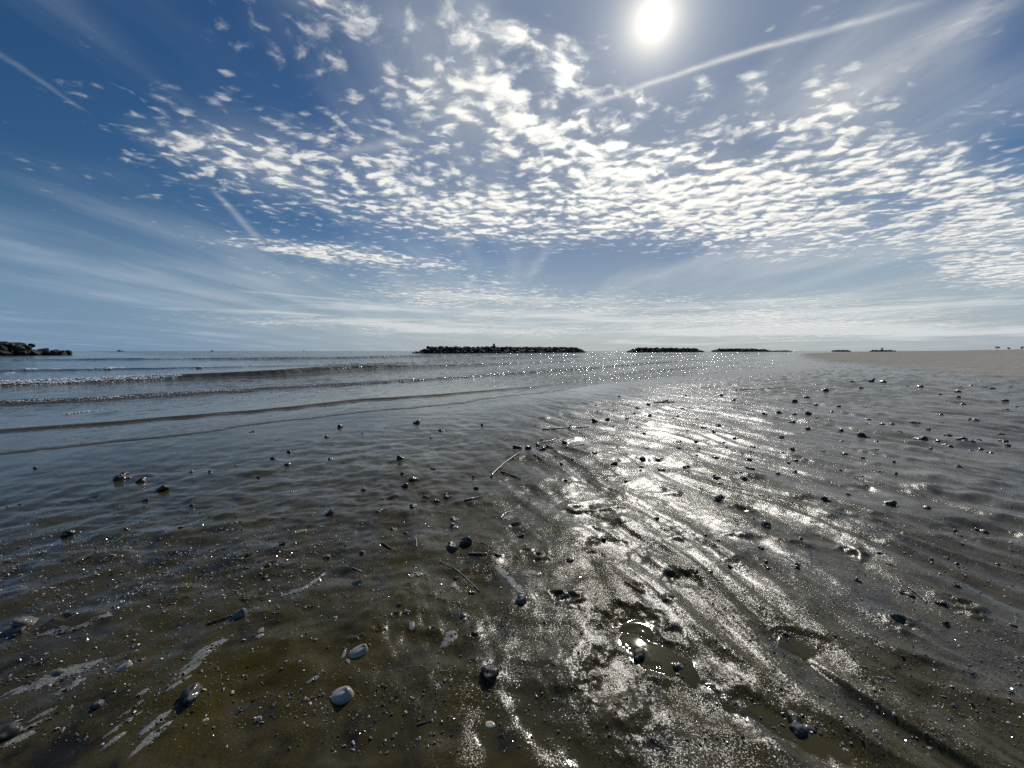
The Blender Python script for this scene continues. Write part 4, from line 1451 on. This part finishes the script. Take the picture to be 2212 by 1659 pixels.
def tree(X, r, hgt, cw, lean, label):
    az_ = math.atan2(X * S - 512, 383.6)
    x_, y_ = r * math.sin(az_), r * math.cos(az_)
    root = empty('tree', (x_, y_, sand_z(x_, y_) - 0.1)); tag(root, label, 'tree', 'small trees on the far dune')
    P_ = [Vector((lean * t * t * hgt, 0, hgt * 0.8 * t)) for t in (0, .3, .6, 1)]
    bm = tube_bm([p + Vector((0.001 * i, 0.001, 0)) for i, p in enumerate(P_)], [0.16, 0.13, 0.11, 0.06])
    bm_link('trunk', bm, m_bark, root)
    rnd = random.Random(int(X))
    bm = bmesh.new()
    cl = [(rnd.uniform(-.4, .4) * cw, rnd.uniform(-.4, .4) * cw, rnd.uniform(-.2, .22) * hgt, rnd.uniform(.2, .34) * cw) for _ in range(9)]
    for _ in range(520):
        c_ = rnd.choice(cl)
        v = Vector((rnd.gauss(0, 1), rnd.gauss(0, 1), rnd.gauss(0, .8))).normalized() * c_[3] * rnd.uniform(.5, 1)
        p = Vector((c_[0] + lean * hgt, c_[1], c_[2] + hgt * 0.78)) + v
        s_ = rnd.uniform(.10, .2)
        u = Vector((rnd.uniform(-1, 1), rnd.uniform(-1, 1), rnd.uniform(-1, 1))).normalized() * s_
        w = Vector((rnd.uniform(-1, 1), rnd.uniform(-1, 1), rnd.uniform(-1, 1))).normalized() * s_
        bm.faces.new([bm.verts.new(p + q) for q in (-u, w, u, -w)])
    bm_link('crown', bm, m_leaf, root, False)


tree(2146, 600, 3.6, 2.9, 0.06, 'largest dark round-headed tree on the far dune')
tree(2170, 610, 2.8, 1.7, 0.16, 'small leaning tree between two others on the far dune')
tree(2199, 605, 2.9, 2.0, 0.02, 'small upright tree nearest the right edge on the far dune')

# ------------------------------------------------------------------ boats on the horizon
MAT_BOAT = simple_mat('dark_boat_paint', (0.03, 0.035, 0.045), (0.06, 0.065, 0.07), 1, 0.5, bump=0.0)


def boat(X, r, L, hgt, mast, label):
    az_ = math.atan2(X * S - 512, 383.6)
    root = empty('boat', (r * math.sin(az_), r * math.cos(az_), 0.0)); root.rotation_euler = (0, 0, -az_ + 0.2)
    tag(root, label, 'boat', 'boats on the horizon')
    bm = bmesh.new()
    secs = []
    for i in range(9):
        t = i / 8; w = 0.16 * L * math.sin(min(1, t * 1.6 + 0.35) * math.pi / 2) * (1 - max(0, t - 0.55) ** 2 * 4.6); w = max(w, 0.02)
        zt = hgt * (0.45 + 0.25 * t * t)
        secs.append([bm.verts.new((L * (t - .5), y_, z_)) for (y_, z_) in ((-w, zt), (-w * .7, -0.3), (w * .7, -0.3), (w, zt))])
    for s0_, s1_ in zip(secs, secs[1:]):
        for j in range(4): bm.faces.new((s0_[j], s0_[(j + 1) % 4], s1_[(j + 1) % 4], s1_[j]))
    bm.faces.new(secs[0][::-1]); bm.faces.new(secs[-1])
    bm_link('hull', bm, MAT_BOAT, root, False)
    bm_link('cabin', box_bm(L * .28, L * .18, hgt * .55, hgt * .46, -L * .12, 0, 0.9), MAT_BOAT, root, False)
    if mast:
        bm_link('mast', tube_bm([Vector((L * .05, 0, hgt * .4)), Vector((L * .052, 0.01, mast * .7)), Vector((L * .05, 0, mast))], [.35, .3, .2]), MAT_IRON, root)


boat(300 * .8848, 1500, 14, 3.8, 0, 'flat dark boat on the horizon nearest the left breakwater')
boat(523 * .8848, 1600, 9, 3.6, 9, 'dark boat with a mast on the horizon between the other two')
boat(745 * .8848, 1900, 7, 3.2, 7, 'faintest tiny boat on the horizon left of the longest breakwater')

# ------------------------------------------------------------------ render settings
scene.view_settings.view_transform = 'Standard'
scene.view_settings.look = 'None'
scene.view_settings.exposure = 0.0
scene.view_settings.gamma = 1.0
scene.render.film_transparent = False
scene.cycles.use_denoising = False
scene.cycles.max_bounces = 6
